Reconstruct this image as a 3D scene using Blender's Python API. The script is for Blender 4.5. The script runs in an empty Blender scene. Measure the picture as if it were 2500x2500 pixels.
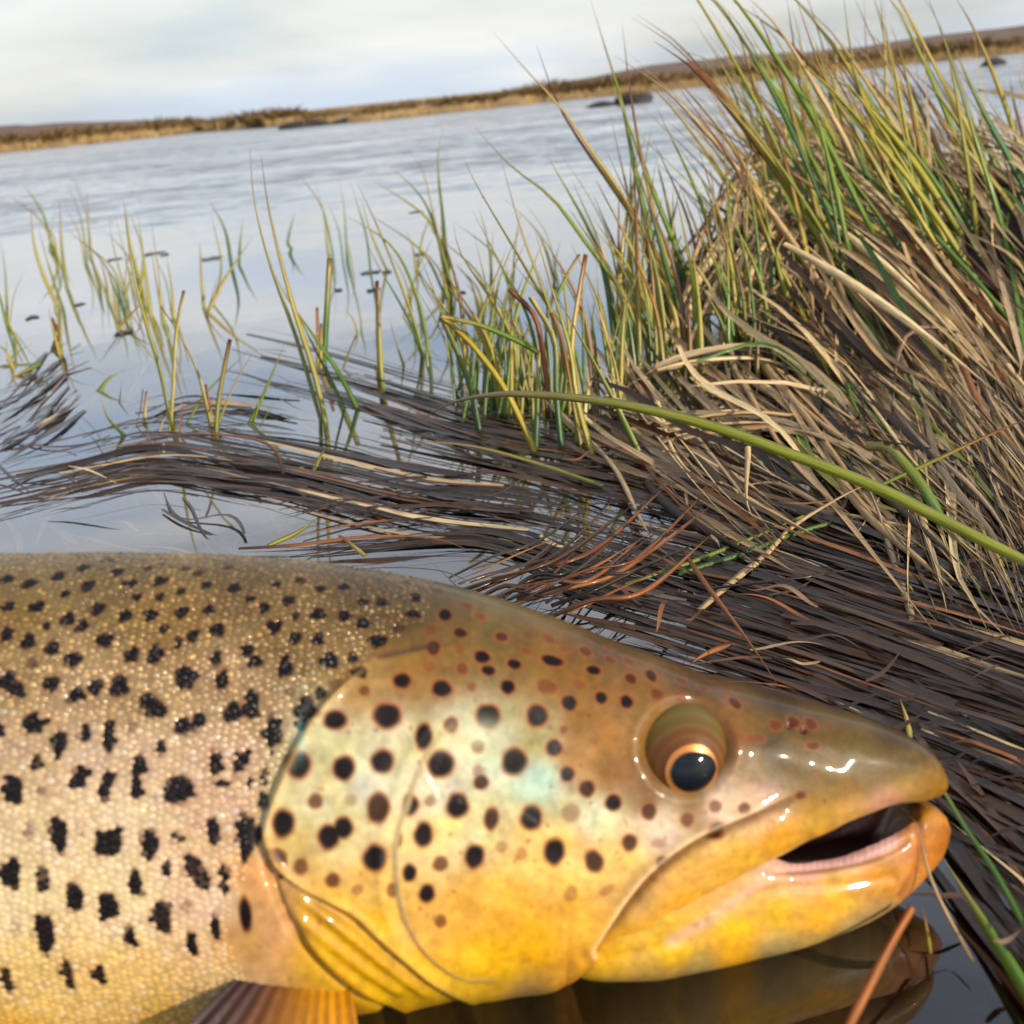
import bpy, math
import numpy as np

rng = np.random.default_rng(7)
scene = bpy.context.scene

# ------------------------------------------------------------------ camera
FPX = 2563.0                       # focal length in photo pixels (photo is 2500 x 2500)
CAMH = 0.142                       # lens height above the water
PITCH = math.radians(21.55)
ROLL = math.radians(5.7)
Fw = np.array([0, math.cos(PITCH), -math.sin(PITCH)])
R0 = np.array([1.0, 0, 0])
U0 = np.array([0, math.sin(PITCH), math.cos(PITCH)])
Rt = math.cos(ROLL) * R0 - math.sin(ROLL) * U0
Up = math.sin(ROLL) * R0 + math.cos(ROLL) * U0
CAM = np.array([0, 0, CAMH])
from mathutils import Matrix, Vector
cd = bpy.data.cameras.new('camera')
cam = bpy.data.objects.new('camera', cd)
scene.collection.objects.link(cam)
cam.matrix_world = Matrix(((Rt[0], Up[0], -Fw[0], 0), (Rt[1], Up[1], -Fw[1], 0),
                           (Rt[2], Up[2], -Fw[2], CAMH), (0, 0, 0, 1)))
cd.sensor_width = 36.0
cd.lens = 36.0 * FPX / 2500.0
cd.clip_start = 0.005
cd.clip_end = 5000
cd.dof.use_dof = True
cd.dof.focus_distance = 0.295
cd.dof.aperture_fstop = 25.0
scene.camera = cam

# ------------------------------------------------------------------ sun and sky
SUN_EL = math.radians(22)
SUN_AZ = math.radians(131)         # clockwise from +Y: to the right of and behind the lens
sun_dir = Vector((math.sin(SUN_AZ) * math.cos(SUN_EL), math.cos(SUN_AZ) * math.cos(SUN_EL), math.sin(SUN_EL)))
sl = bpy.data.lights.new('sun', 'SUN')
sl.energy = 5.0
sl.angle = math.radians(0.6)
sl.color = (1.0, 0.89, 0.72)
so = bpy.data.objects.new('sun', sl)
so.rotation_euler = sun_dir.to_track_quat('Z', 'Y').to_euler()
so.location = (3, -3, 4)
scene.collection.objects.link(so)

world = bpy.data.worlds.new('World')
scene.world = world
world.use_nodes = True
wn, wl = world.node_tree.nodes, world.node_tree.links
wn.clear()
out = wn.new('ShaderNodeOutputWorld')
bg = wn.new('ShaderNodeBackground')
sky = wn.new('ShaderNodeTexSky')
sky.sky_type = 'NISHITA'
sky.sun_disc = False
sky.sun_elevation = SUN_EL
sky.sun_rotation = SUN_AZ
sky.air_density = 1.0
sky.dust_density = 1.6
sky.ozone_density = 1.0
tc = wn.new('ShaderNodeTexCoord')
mp = wn.new('ShaderNodeMapping')
mp.inputs['Scale'].default_value = (1.6, 1.6, 9.0)
mp.inputs['Rotation'].default_value = (0.06, 0.05, 0.3)
nz = wn.new('ShaderNodeTexNoise')
nz.inputs['Scale'].default_value = 1.7
nz.inputs['Detail'].default_value = 5
nz.inputs['Roughness'].default_value = 0.5
nz.inputs['Distortion'].default_value = 0.3
rmp = wn.new('ShaderNodeValToRGB')
rmp.color_ramp.elements[0].position = 0.3
rmp.color_ramp.elements[0].color = (0.45, 0.45, 0.45, 1)
rmp.color_ramp.elements[1].position = 0.62
rmp.color_ramp.elements[1].color = (0.9, 0.9, 0.9, 1)
nz2 = wn.new('ShaderNodeTexNoise')
nz2.inputs['Scale'].default_value = 1.1
nz2.inputs['Detail'].default_value = 4
ccol = wn.new('ShaderNodeMixRGB')
ccol.inputs[1].default_value = (6.6, 7.6, 8.9, 1)      # grey-blue underside of the thin cloud
ccol.inputs[2].default_value = (9.4, 9.4, 9.1, 1)      # bright thin cloud
mix = wn.new('ShaderNodeMixRGB')
wl.new(tc.outputs['Generated'], mp.inputs['Vector'])
wl.new(mp.outputs[0], nz.inputs['Vector'])
wl.new(mp.outputs[0], nz2.inputs['Vector'])
wl.new(nz.outputs['Fac'], rmp.inputs[0])
rmp2 = wn.new('ShaderNodeValToRGB')
rmp2.color_ramp.elements[0].position = 0.44
rmp2.color_ramp.elements[1].position = 0.57
wl.new(nz2.outputs['Fac'], rmp2.inputs[0])
wl.new(rmp2.outputs[0], ccol.inputs[0])
wl.new(rmp.outputs[0], mix.inputs[0])
wl.new(sky.outputs[0], mix.inputs[1])
wl.new(ccol.outputs[0], mix.inputs[2])
wl.new(mix.outputs[0], bg.inputs['Color'])
bg.inputs['Strength'].default_value = 0.108
wl.new(bg.outputs[0], out.inputs['Surface'])

vs = scene.view_settings
vs.view_transform = 'Standard'
vs.look = 'None'
vs.gamma = 1
vs.exposure = 0.0
vs.use_curve_mapping = False
scene.cycles.transparent_max_bounces = 16

# ------------------------------------------------------------------ helpers
COL = scene.collection

def to_world(pc):
    """camera-frame points (right, up, forward) to world"""
    pc = np.asarray(pc, float)
    return CAM + pc[..., 0:1] * Rt + pc[..., 1:2] * Up + pc[..., 2:3] * Fw

def ray(px, py):
    return np.stack([(np.asarray(px, float) - 1250) / FPX, -(np.asarray(py, float) - 1250) / FPX,
                     np.ones_like(np.asarray(px, float))], -1)

def on_plane(px, py, z=0.0):
    """photo pixel to the point of the water plane it shows; also its forward depth"""
    d = ray(px, py)
    w = d[..., 0:1] * Rt + d[..., 1:2] * Up + d[..., 2:3] * Fw
    t = (z - CAMH) / w[..., 2:3]
    return CAM + w * t, t[..., 0]

def at_depth(px, py, d):
    return to_world(ray(px, py) * np.asarray(d, float)[..., None])

def project(P):
    v = np.asarray(P, float) - CAM
    f = v @ Fw
    return 1250 + FPX * (v @ Rt) / f, 1250 - FPX * (v @ Up) / f, f

def lin(c):
    c = np.asarray(c, float) / 255.0
    return np.where(c <= 0.04045, c / 12.92, ((c + 0.055) / 1.055) ** 2.4)

def smooth(e0, e1, x):
    t = np.clip((x - e0) / (e1 - e0), 0, 1)
    return t * t * (3 - 2 * t)

def mesh_obj(name, verts, faces, mat, parent=None, colors=None, st=None, smooth_shade=True, origin=None):
    """faces: (n,3) or (n,4) int array or list of such arrays"""
    me = bpy.data.meshes.new(name)
    verts = np.asarray(verts, np.float64)
    if origin is None:
        origin = np.zeros(3)
        if parent is not None:
            origin = np.array(parent['_o']) if '_o' in parent else np.zeros(3)
            q = parent
            while q.parent is not None and '_o' not in q:
                q = q.parent
                if '_o' in q: origin = np.array(q['_o'])
    fl = faces if isinstance(faces, list) else [faces]
    fl = [np.asarray(f, np.int32) for f in fl if len(f)]
    loops = np.concatenate([f.ravel() for f in fl])
    tot = np.concatenate([np.full(len(f), f.shape[1], np.int32) for f in fl])
    start = np.concatenate([[0], np.cumsum(tot)[:-1]]).astype(np.int32)
    me.vertices.add(len(verts))
    me.vertices.foreach_set('co', (verts - origin).astype(np.float32).ravel())
    me.loops.add(len(loops))
    me.loops.foreach_set('vertex_index', loops)
    me.polygons.add(len(tot))
    me.polygons.foreach_set('loop_start', start)
    me.polygons.foreach_set('loop_total', tot)
    if smooth_shade:
        me.polygons.foreach_set('use_smooth', np.ones(len(tot), bool))
    if colors is not None:
        a = me.attributes.new('col', 'FLOAT_COLOR', 'POINT')
        c = np.ones((len(verts), 4), np.float32)
        c[:, :np.shape(colors)[1]] = colors
        a.data.foreach_set('color', c.ravel())
    if st is not None:
        a = me.attributes.new('st', 'FLOAT_VECTOR', 'POINT')
        a.data.foreach_set('vector', np.asarray(st, np.float32).ravel())
    me.update(calc_edges=True)
    me.validate()
    if mat is not None:
        me.materials.append(mat)
    o = bpy.data.objects.new(name, me)
    COL.objects.link(o)
    if parent is not None:
        o.parent = parent
    else:
        o.location = origin
    return o

def thing(name, label, cat, loc, group=None):
    o = bpy.data.objects.new(name, None)
    o.empty_display_size = 0.01
    COL.objects.link(o)
    o.location = loc
    o['_o'] = [float(v) for v in loc]
    tag(o, label, cat, group)
    return o

def tag(o, label, cat=None, group=None, kind=None):
    if label: o['label'] = label
    if cat: o['category'] = cat
    if group: o['group'] = group
    if kind: o['kind'] = kind
    return o

# ------------------------------------------------------------------ materials
def mat_new(name):
    m = bpy.data.materials.new(name)
    m.use_nodes = True
    n, l = m.node_tree.nodes, m.node_tree.links
    b = n['Principled BSDF']
    return m, n, l, b

def blade_mat(name, rough=0.4, trans=0.25, coat=0.0, vein=0.25, spec=0.5):
    m, n, l, b = mat_new(name)
    at = n.new('ShaderNodeAttribute'); at.attribute_name = 'col'
    st = n.new('ShaderNodeAttribute'); st.attribute_name = 'st'
    sep = n.new('ShaderNodeSeparateXYZ')
    l.new(st.outputs['Vector'], sep.inputs[0])
    comb = n.new('ShaderNodeCombineXYZ')
    mx = n.new('ShaderNodeMath'); mx.operation = 'MULTIPLY'; mx.inputs[1].default_value = 9.0
    my = n.new('ShaderNodeMath'); my.operation = 'MULTIPLY'; my.inputs[1].default_value = 1.6
    mz = n.new('ShaderNodeMath'); mz.operation = 'MULTIPLY'; mz.inputs[1].default_value = 37.0
    l.new(sep.outputs[0], mx.inputs[0]); l.new(sep.outputs[1], my.inputs[0]); l.new(sep.outputs[2], mz.inputs[0])
    l.new(mx.outputs[0], comb.inputs[0]); l.new(my.outputs[0], comb.inputs[1]); l.new(mz.outputs[0], comb.inputs[2])
    nz = n.new('ShaderNodeTexNoise'); nz.inputs['Scale'].default_value = 1.0; nz.inputs['Detail'].default_value = 4
    l.new(comb.outputs[0], nz.inputs['Vector'])
    mr = n.new('ShaderNodeMapRange')
    mr.inputs[1].default_value = 0.3; mr.inputs[2].default_value = 0.7
    mr.inputs[3].default_value = 1 - vein * 1.6; mr.inputs[4].default_value = 1 + vein
    l.new(nz.outputs['Fac'], mr.inputs[0])
    mul = n.new('ShaderNodeVectorMath'); mul.operation = 'SCALE'
    l.new(at.outputs['Color'], mul.inputs[0]); l.new(mr.outputs[0], mul.inputs['Scale'])
    l.new(mul.outputs[0], b.inputs['Base Color'])
    b.inputs['Roughness'].default_value = rough
    b.inputs['Specular IOR Level'].default_value = spec
    b.inputs['Coat Weight'].default_value = coat
    b.inputs['Coat Roughness'].default_value = 0.12
    bp = n.new('ShaderNodeBump'); bp.inputs['Strength'].default_value = 0.35; bp.inputs['Distance'].default_value = 0.0006
    l.new(nz.outputs['Fac'], bp.inputs['Height']); l.new(bp.outputs[0], b.inputs['Normal'])
    if trans > 0:
        tr = n.new('ShaderNodeBsdfTranslucent'); l.new(mul.outputs[0], tr.inputs['Color'])
        ms = n.new('ShaderNodeMixShader'); ms.inputs[0].default_value = trans
        l.new(b.outputs[0], ms.inputs[1]); l.new(tr.outputs[0], ms.inputs[2])
        l.new(ms.outputs[0], n['Material Output'].inputs['Surface'])
    return m

M_GREEN = blade_mat('green_blade', 0.38, 0.28, 0.1, 0.2)
M_DEAD = blade_mat('dry_blade', 0.55, 0.15, 0.05, 0.32)
M_WET = blade_mat('wet_dead_blade', 0.36, 0.0, 0.3, 0.4, 0.35)

def plain_mat(name, c, rough=0.5, var=0.25, scale=40.0, bump=0.3, dist=0.002, c2=None, coat=0.0):
    m, n, l, b = mat_new(name)
    tcn = n.new('ShaderNodeTexCoord')
    nz = n.new('ShaderNodeTexNoise'); nz.inputs['Scale'].default_value = scale; nz.inputs['Detail'].default_value = 6
    l.new(tcn.outputs['Object'], nz.inputs['Vector'])
    rp = n.new('ShaderNodeValToRGB')
    c = np.asarray(c, float)
    c2 = c * (1 - var) if c2 is None else np.asarray(c2, float)
    rp.color_ramp.elements[0].position = 0.35; rp.color_ramp.elements[1].position = 0.65
    rp.color_ramp.elements[0].color = (*c2, 1); rp.color_ramp.elements[1].color = (*np.clip(c * (1 + var * .5), 0, 1), 1)
    l.new(nz.outputs['Fac'], rp.inputs[0]); l.new(rp.outputs[0], b.inputs['Base Color'])
    b.inputs['Roughness'].default_value = rough
    b.inputs['Coat Weight'].default_value = coat
    bp = n.new('ShaderNodeBump'); bp.inputs['Strength'].default_value = bump; bp.inputs['Distance'].default_value = dist
    l.new(nz.outputs['Fac'], bp.inputs['Height']); l.new(bp.outputs[0], b.inputs['Normal'])
    return m

RIPPLE = 2.5
def water_mat():
    m, n, l, b = mat_new('water')
    n.remove(b)
    geo = n.new('ShaderNodeNewGeometry')
    sep = n.new('ShaderNodeSeparateXYZ'); l.new(geo.outputs['Position'], sep.inputs[0])
    # wind ripples on the open lake, calm among the weed by the shore
    mr = n.new('ShaderNodeMapRange'); mr.interpolation_type = 'SMOOTHERSTEP'
    mr.inputs[1].default_value = 1.0; mr.inputs[2].default_value = 3.4
    mr.inputs[3].default_value = 0.012; mr.inputs[4].default_value = 1.0
    l.new(sep.outputs[1], mr.inputs[0])
    mp = n.new('ShaderNodeMapping'); mp.inputs['Scale'].default_value = (0.5, 1.0, 1.0); mp.inputs['Rotation'].default_value = (0, 0, 0.12)
    l.new(geo.outputs['Position'], mp.inputs[0])
    n1 = n.new('ShaderNodeTexNoise'); n1.inputs['Scale'].default_value = 13.0; n1.inputs['Detail'].default_value = 3; n1.inputs['Roughness'].default_value = .55
    n2 = n.new('ShaderNodeTexNoise'); n2.inputs['Scale'].default_value = 1.4; n2.inputs['Detail'].default_value = 2
    l.new(mp.outputs[0], n1.inputs['Vector']); l.new(mp.outputs[0], n2.inputs['Vector'])
    patch = n.new('ShaderNodeMapRange'); patch.inputs[1].default_value = .35; patch.inputs[2].default_value = .65
    patch.inputs[3].default_value = .2; patch.inputs[4].default_value = 1.4
    l.new(n2.outputs['Fac'], patch.inputs[0])
    st = n.new('ShaderNodeMath'); st.operation = 'MULTIPLY'; l.new(mr.outputs[0], st.inputs[0]); l.new(patch.outputs[0], st.inputs[1])
    n3 = n.new('ShaderNodeTexNoise'); n3.inputs['Scale'].default_value = 45.0; n3.inputs['Detail'].default_value = 2
    l.new(geo.outputs['Position'], n3.inputs['Vector'])
    def slope(node, k, fac):
        sb = n.new('ShaderNodeVectorMath'); sb.operation = 'SUBTRACT'; sb.inputs[1].default_value = (.5, .5, .5)
        l.new(node.outputs['Color'], sb.inputs[0])
        mu = n.new('ShaderNodeVectorMath'); mu.operation = 'MULTIPLY'; mu.inputs[1].default_value = (k * .6, k, 0)
        l.new(sb.outputs[0], mu.inputs[0])
        if fac is not None:         # only the faces of the wavelets that are turned to the shore are seen at this low angle
            ab = n.new('ShaderNodeVectorMath'); ab.operation = 'ABSOLUTE'; l.new(mu.outputs[0], ab.inputs[0])
            sx_ = n.new('ShaderNodeSeparateXYZ'); l.new(ab.outputs[0], sx_.inputs[0])
            s0_ = n.new('ShaderNodeSeparateXYZ'); l.new(mu.outputs[0], s0_.inputs[0])
            ng = n.new('ShaderNodeMath'); ng.operation = 'MULTIPLY'; ng.inputs[1].default_value = -1; l.new(sx_.outputs[1], ng.inputs[0])
            mu = n.new('ShaderNodeCombineXYZ'); l.new(s0_.outputs[0], mu.inputs[0]); l.new(ng.outputs[0], mu.inputs[1])
        if fac is None: return mu
        sc = n.new('ShaderNodeVectorMath'); sc.operation = 'SCALE'
        l.new(mu.outputs[0], sc.inputs[0]); l.new(fac, sc.inputs['Scale'])
        return sc
    a1 = slope(n1, RIPPLE, st.outputs[0]); a3 = slope(n3, 0.012, None)
    ad = n.new('ShaderNodeVectorMath'); l.new(a1.outputs[0], ad.inputs[0]); l.new(a3.outputs[0], ad.inputs[1])
    ad2 = n.new('ShaderNodeVectorMath'); ad2.inputs[1].default_value = (0, 0, 1); l.new(ad.outputs[0], ad2.inputs[0])
    bp = n.new('ShaderNodeVectorMath'); bp.operation = 'NORMALIZE'; l.new(ad2.outputs[0], bp.inputs[0])
    gl = n.new('ShaderNodeBsdfGlossy'); gl.inputs['Roughness'].default_value = 0.015
    gl.inputs['Color'].default_value = (0.95, 0.96, 1, 1)
    tr = n.new('ShaderNodeBsdfTransparent'); tr.inputs['Color'].default_value = (0.62, 0.55, 0.44, 1)
    lw = n.new('ShaderNodeLayerWeight'); lw.inputs['Blend'].default_value = 0.5
    l.new(bp.outputs[0], lw.inputs['Normal'])
    pw = n.new('ShaderNodeMath'); pw.operation = 'POWER'; pw.inputs[1].default_value = 1.85; l.new(lw.outputs['Facing'], pw.inputs[0])
    fr = n.new('ShaderNodeMath'); fr.operation = 'MULTIPLY_ADD'; fr.inputs[1].default_value = .95; fr.inputs[2].default_value = .018; l.new(pw.outputs[0], fr.inputs[0])
    ms = n.new('ShaderNodeMixShader')
    l.new(bp.outputs[0], gl.inputs['Normal'])
    l.new(fr.outputs[0], ms.inputs[0]); l.new(tr.outputs[0], ms.inputs[1]); l.new(gl.outputs[0], ms.inputs[2])
    l.new(ms.outputs[0], n['Material Output'].inputs['Surface'])
    return m

# ------------------------------------------------------------------ setting: water, bed, far bank, hills
def grid_faces(nu, nv, wrap=False):
    i, j = np.meshgrid(np.arange(nu - 1), np.arange(nv if wrap else nv - 1), indexing='ij')
    j2 = (j + 1) % nv
    return np.stack([i * nv + j, (i + 1) * nv + j, (i + 1) * nv + j2, i * nv + j2], -1).reshape(-1, 4)

ww = mesh_obj('water', [(-300, -8, 0), (300, -8, 0), (300, 300, 0), (-300, 300, 0)], np.array([[0, 1, 2, 3]]), water_mat(), smooth_shade=False)
tag(ww, 'pale rippled lake water, calm among the weed at its edge', 'water', kind='structure')

ys = np.concatenate([np.linspace(-8, -0.4, 8), np.linspace(-0.3, 2.2, 70), np.geomspace(2.4, 300, 30)])
xs = np.concatenate([-np.geomspace(300, 1.3, 20), np.linspace(-1.2, 1.2, 70), np.geomspace(1.3, 300, 20)])
X, Y = np.meshgrid(xs, ys, indexing='ij')
Z = -0.05 - 0.05 * smooth(0.5, 2, Y) - 0.5 * smooth(2, 12, Y) + 0.008 * np.sin(X * 31 + Y * 17) * np.cos(Y * 43 - X * 11)
bed = mesh_obj('lake_bed', np.stack([X, Y, Z], -1).reshape(-1, 3), grid_faces(len(xs), len(ys)),
               plain_mat('peat_bed', (0.022, 0.013, 0.006), 0.9, 0.5, 60, 0.6, 0.004))
tag(bed, 'dark brown peaty bed under the shallow water', 'lake bed', kind='structure')

# far bank: shoreline traced on the water plane
SH = [(-3200, 697), (-900, 462), (-400, 414), (0, 375), (230, 351), (466, 326), (640, 312), (893, 298), (1173, 268), (1359, 247),
      (1647, 219), (1880, 195), (2252, 154), (2500, 130), (2900, 92), (3500, 35), (5600, -178)]
SH = np.array(SH, float)
sx = np.linspace(-3200, 5600, 240)
sy = np.interp(sx, SH[:, 0], SH[:, 1])
shore, _ = on_plane(sx, sy)
shore[:, :2] *= (1 + 0.02 * np.sin(np.arange(240) * 1.7) + 0.012 * np.sin(np.arange(240) * 0.61))[:, None]
dirs = shore[:, :2] / np.linalg.norm(shore[:, :2], axis=1)[:, None]
rows = []
for off, z in ((-1.0, -0.25), (0, -0.01), (0.6, 0.06), (2.0, 0.12), (6, 0.2), (20, 0.3), (60, 0.5), (140, 0.8)):
    p = np.zeros_like(shore)
    p[:, :2] = shore[:, :2] + dirs * off
    p[:, 2] = z + (rng.normal(0, 0.02, 240) if 0 < off < 10 else 0)
    rows.append(p)
bank = mesh_obj('shore', np.concatenate(rows), grid_faces(len(rows), 240),
                plain_mat('bank_earth', (0.30, 0.19, 0.075), 0.9, 0.4, 1.2, 0.5, 0.05, c2=(0.17, 0.10, 0.04)))
tag(bank, 'low ochre grassy bank across the lake', 'bank', kind='structure')

def hill(name, label, prof, dist, col, c2):
    prof = np.array(prof, float)
    hx = np.linspace(prof[0, 0], prof[-1, 0], 120)
    hy = np.interp(hx, prof[:, 0], prof[:, 1]) + rng.normal(0, 1.0, 120)
    top = at_depth(hx, hy, np.full(120, dist))
    r = []
    for k, (f, g) in enumerate(((0.62, 0), (0.75, 0.45), (0.88, 0.82), (1.0, 1.0), (1.25, 0.7), (1.6, 0))):
        p = top.copy(); p[:, :2] *= f
        p[:, 2] = 0.2 + (top[:, 2] - 0.2) * g + (rng.normal(0, 0.12, 120) if 0 < g < 1 else 0)
        r.append(p)
    o = mesh_obj(name, np.concatenate(r), grid_faces(len(r), 120),
                 plain_mat(name + '_heather', col, 0.95, 0.3, 0.15, 0.8, 0.6, c2=c2))
    tag(o, label, 'hill', kind='structure')
hill('hill', 'low purple-brown moorland hill beyond the near end of the far bank',
     [(-3200, 655), (-2000, 520), (-1200, 425), (-700, 370), (-300, 325), (0, 307), (233, 297), (420, 291), (560, 290), (700, 286), (900, 268)], 220, (0.16, 0.085, 0.065), (0.10, 0.06, 0.05))
hill('hill', 'long purple-brown moorland hill behind the grass tussock',
     [(1180, 236), (1330, 210), (1430, 190), (1600, 157), (1786, 137), (1950, 128), (2112, 112), (2300, 83), (2500, 61), (2800, 40), (3300, 0), (4200, -95), (5600, -225)],
     260, (0.15, 0.085, 0.06), (0.09, 0.058, 0.045))

# ------------------------------------------------------------------ ribbons: grass blades
def resample(P, n):
    P = np.asarray(P, float)
    if len(P) > 2:      # Catmull-Rom through the points
        Q = np.concatenate([[2 * P[0] - P[1]], P, [2 * P[-1] - P[-2]]])
        o = []
        for i in range(1, len(Q) - 2):
            t = np.linspace(0, 1, 9)[:-1, None]
            a, b, c, d = Q[i - 1], Q[i], Q[i + 1], Q[i + 2]
            o.append(0.5 * (2 * b + (c - a) * t + (2 * a - 5 * b + 4 * c - d) * t ** 2 + (3 * b - a - 3 * c + d) * t ** 3))
        o.append(P[-1:])
        P = np.concatenate(o)
    L = np.concatenate([[0], np.cumsum(np.linalg.norm(np.diff(P, axis=0), axis=1))])
    s = np.linspace(0, L[-1], n)
    return np.stack([np.interp(s, L, P[:, k]) for k in range(3)], -1), L[-1]

def blade_geo(P, width, cols, n=14, facing=None, twist=0.0, blunt=False, solid=True, rnd=0.0, taper0=0.75, fold=0.28, texp=1.6):
    """one grass blade along P: lens cross-section when solid, V-shaped sheet otherwise"""
    P, L = resample(P, n)
    T = np.gradient(P, axis=0)
    T /= np.linalg.norm(T, axis=1)[:, None] + 1e-12
    N = np.tile(np.asarray(facing if facing is not None else -Fw, float), (n, 1))
    N = N - (N * T).sum(1)[:, None] * T
    N /= np.linalg.norm(N, axis=1)[:, None] + 1e-12
    S = np.cross(T, N)
    t = np.linspace(0, 1, n)
    ang = twist * t + (rnd * 6.28 if facing is None and twist else 0)
    S2 = S * np.cos(ang)[:, None] + N * np.sin(ang)[:, None]
    N2 = -S * np.sin(ang)[:, None] + N * np.cos(ang)[:, None]
    w = np.minimum(taper0 + (1 - taper0) * t / 0.25, 1.0)
    if blunt:
        w = w * (1 - 0.25 * t)
    else:
        w = w * np.clip(1 - np.clip((t - 0.25) / 0.75, 0, 1) ** texp, 0.03, 1)
    hw = (0.5 * width * w)[:, None]
    if solid:
        ring = [P + S2 * hw, P + N2 * hw * fold + 0 * S2, P - S2 * hw, P + N2 * hw * (fold - 0.42)]
        acr = [1, 0.5, 0, 0.5]
    else:
        ring = [P + S2 * hw, P - N2 * hw * fold * 1.6, P - S2 * hw]
        acr = [1, 0.5, 0]
    m = len(ring)
    V = np.stack(ring, 1).reshape(-1, 3)
    F = grid_faces(n, m, wrap=solid)
    caps = []
    if solid:
        caps = [[3, 2, 1, 0], [(n - 1) * m + k for k in range(m)]]
        F = np.concatenate([F, np.array(caps)])
    cs = np.asarray(cols, float)
    ct = np.linspace(0, 1, len(cs))
    C = np.stack([np.interp(t, ct, cs[:, k]) for k in range(3)], -1)
    C = np.repeat(C, m, 0)
    st = np.stack([np.tile(np.array(acr), n), np.repeat(t * L * 60, m), np.full(n * m, rnd)], -1)
    return V, F, C, st

class Bag:
    def __init__(s): s.V, s.F, s.C, s.S, s.n = [], [], [], [], 0
    def add(s, g):
        V, F, C, st = g
        s.V.append(V); s.F.append(F + s.n); s.C.append(C); s.S.append(st); s.n += len(V)
    def build(s, name, mat, parent=None, origin=None):
        return mesh_obj(name, np.concatenate(s.V), np.concatenate(s.F), mat, parent, np.concatenate(s.C), np.concatenate(s.S), origin=origin)

GREENS = [lin(c) * 1.2 for c in ((70, 105, 35), (85, 120, 40), (60, 95, 45), (105, 130, 40), (75, 110, 60), (120, 135, 45))]
YELL = [lin(c) for c in ((170, 160, 55), (185, 165, 60), (150, 145, 50), (190, 170, 80))]
TAN = [lin(c) * 1.25 for c in ((178, 148, 105), (160, 130, 92), (195, 168, 122), (140, 112, 82), (120, 95, 72), (205, 180, 135), (150, 128, 100))]
BRN = [lin(c) * .45 for c in ((68, 40, 18), (82, 50, 24), (54, 32, 17), (98, 60, 28), (76, 52, 32), (60, 40, 24), (108, 64, 26))]
RUST = [lin(c) for c in ((138, 80, 34), (155, 92, 40), (118, 66, 30))]
pick = lambda L: L[rng.integers(len(L))]

def scheme(k):
    g, y, tn, b, r = pick(GREENS), pick(YELL), pick(TAN), pick(BRN), pick(RUST)
    if k == 'g': return [g * .8, g, g * 1.1, (g + y) / 2, (y + tn) / 2]
    if k == 'y': return [(g + y) / 2, y, y * 1.05, y, (y + r) / 2]
    if k == 'gy': return [g, (g + y) / 2, y, (y + tn) / 2, r]
    if k == 't': return [tn * .8, tn, tn * 1.1, tn, tn * .8]
    if k == 'b': return [b, b * 1.15, b, b * 1.2, b]
    if k == 'r': return [b, r * .8, r, r, (r + b) / 2]
    if k == 'rs': return [r * 1.25, r * 1.5, r * 1.3, r * 1.5]
    if k == 'gr': return [g, g, (g + y) / 2, y, r * 1.2]
    if k == 'o': return [(y + r) / 2, y, (y + r) / 2, r, r]
    if k == 'gb': return [g, (g + y) / 2, (y + r) / 2, r, b * 1.5]
# ------------------------------------------------------------------ the trout
# Modelled in a frame whose axes are (length, height, width): the fish lies in the shallows leaning back,
# its middle plane D metres in front of the lens. Profiles below are in photo pixels on that middle plane.
D = 0.188
SC = D / FPX
prof = lambda tab, x: np.interp(x, [t[0] for t in tab], [t[1] for t in tab])

def sprof(tab, x):
    """smoothed profile"""
    xx = np.arange(-4300, 2420, 4.0)
    yy = prof(tab, xx)
    k = np.exp(-0.5 * (np.arange(-24, 25) * 4 / 26.0) ** 2); k /= k.sum()
    yy2 = np.convolve(np.pad(yy, 24, mode='edge'), k, 'valid')
    k2 = smooth(2120, 2220, xx)
    return np.interp(x, xx, yy2 * (1 - k2) + yy * k2)

TOP = [(-4200, 1700), (-3600, 1690), (-2800, 1600), (-1800, 1470), (-1000, 1385), (-400, 1356), (0, 1352), (259, 1349), (518, 1352), (712, 1365), (906, 1391), (1100, 1428), (1229, 1464),
       (1359, 1510), (1488, 1561), (1617, 1611), (1747, 1655), (1876, 1691), (2006, 1722), (2135, 1760), (2190, 1780), (2230, 1802), (2262, 1827), (2285, 1853), (2298, 1876), (2306, 1898), (2308, 1908)]
BOT = [(-4200, 2060), (-3600, 2080), (-2800, 2200), (-1800, 2420), (-1000, 2540), (-100, 2560), (200, 2545), (500, 2505), (740, 2462), (900, 2432), (1100, 2402), (1300, 2382),
       (1370, 2366), (1415, 2310), (1450, 2235), (1500, 2205), (1600, 2163), (1700, 2118), (1851, 2046), (2041, 1971), (2159, 1944), (2230, 1944), (2273, 1942), (2292, 1934), (2303, 1922), (2308, 1910)]
WID = [(-4200, 5), (-3600, 8), (-2800, 15), (-1800, 26), (-1000, 31), (-100, 32), (300, 31), (600, 29.5), (900, 27.5), (1200, 24.5), (1500, 21), (1700, 18.6), (1900, 15.2), (2050, 12.6), (2150, 10.2), (2230, 8.0), (2265, 6.3), (2288, 4.6), (2300, 3.0), (2306, 1.4), (2308, 0.5)]
NUP = [(-4200, 2.0), (600, 2.0), (1200, 2.3), (1700, 2.9), (2100, 2.8), (2308, 2.2)]
NLO = [(-4200, 2.0), (600, 2.2), (1200, 2.5), (1370, 2.7), (1440, 4.2), (1900, 4.6), (2150, 3.4), (2308, 2.2)]
MID = [(-4200, .5), (900, .52), (1300, .55), (1450, .62), (1700, .66), (2000, .66), (2308, .5)]
NEARN, FARSTEP = 360, 4
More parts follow.
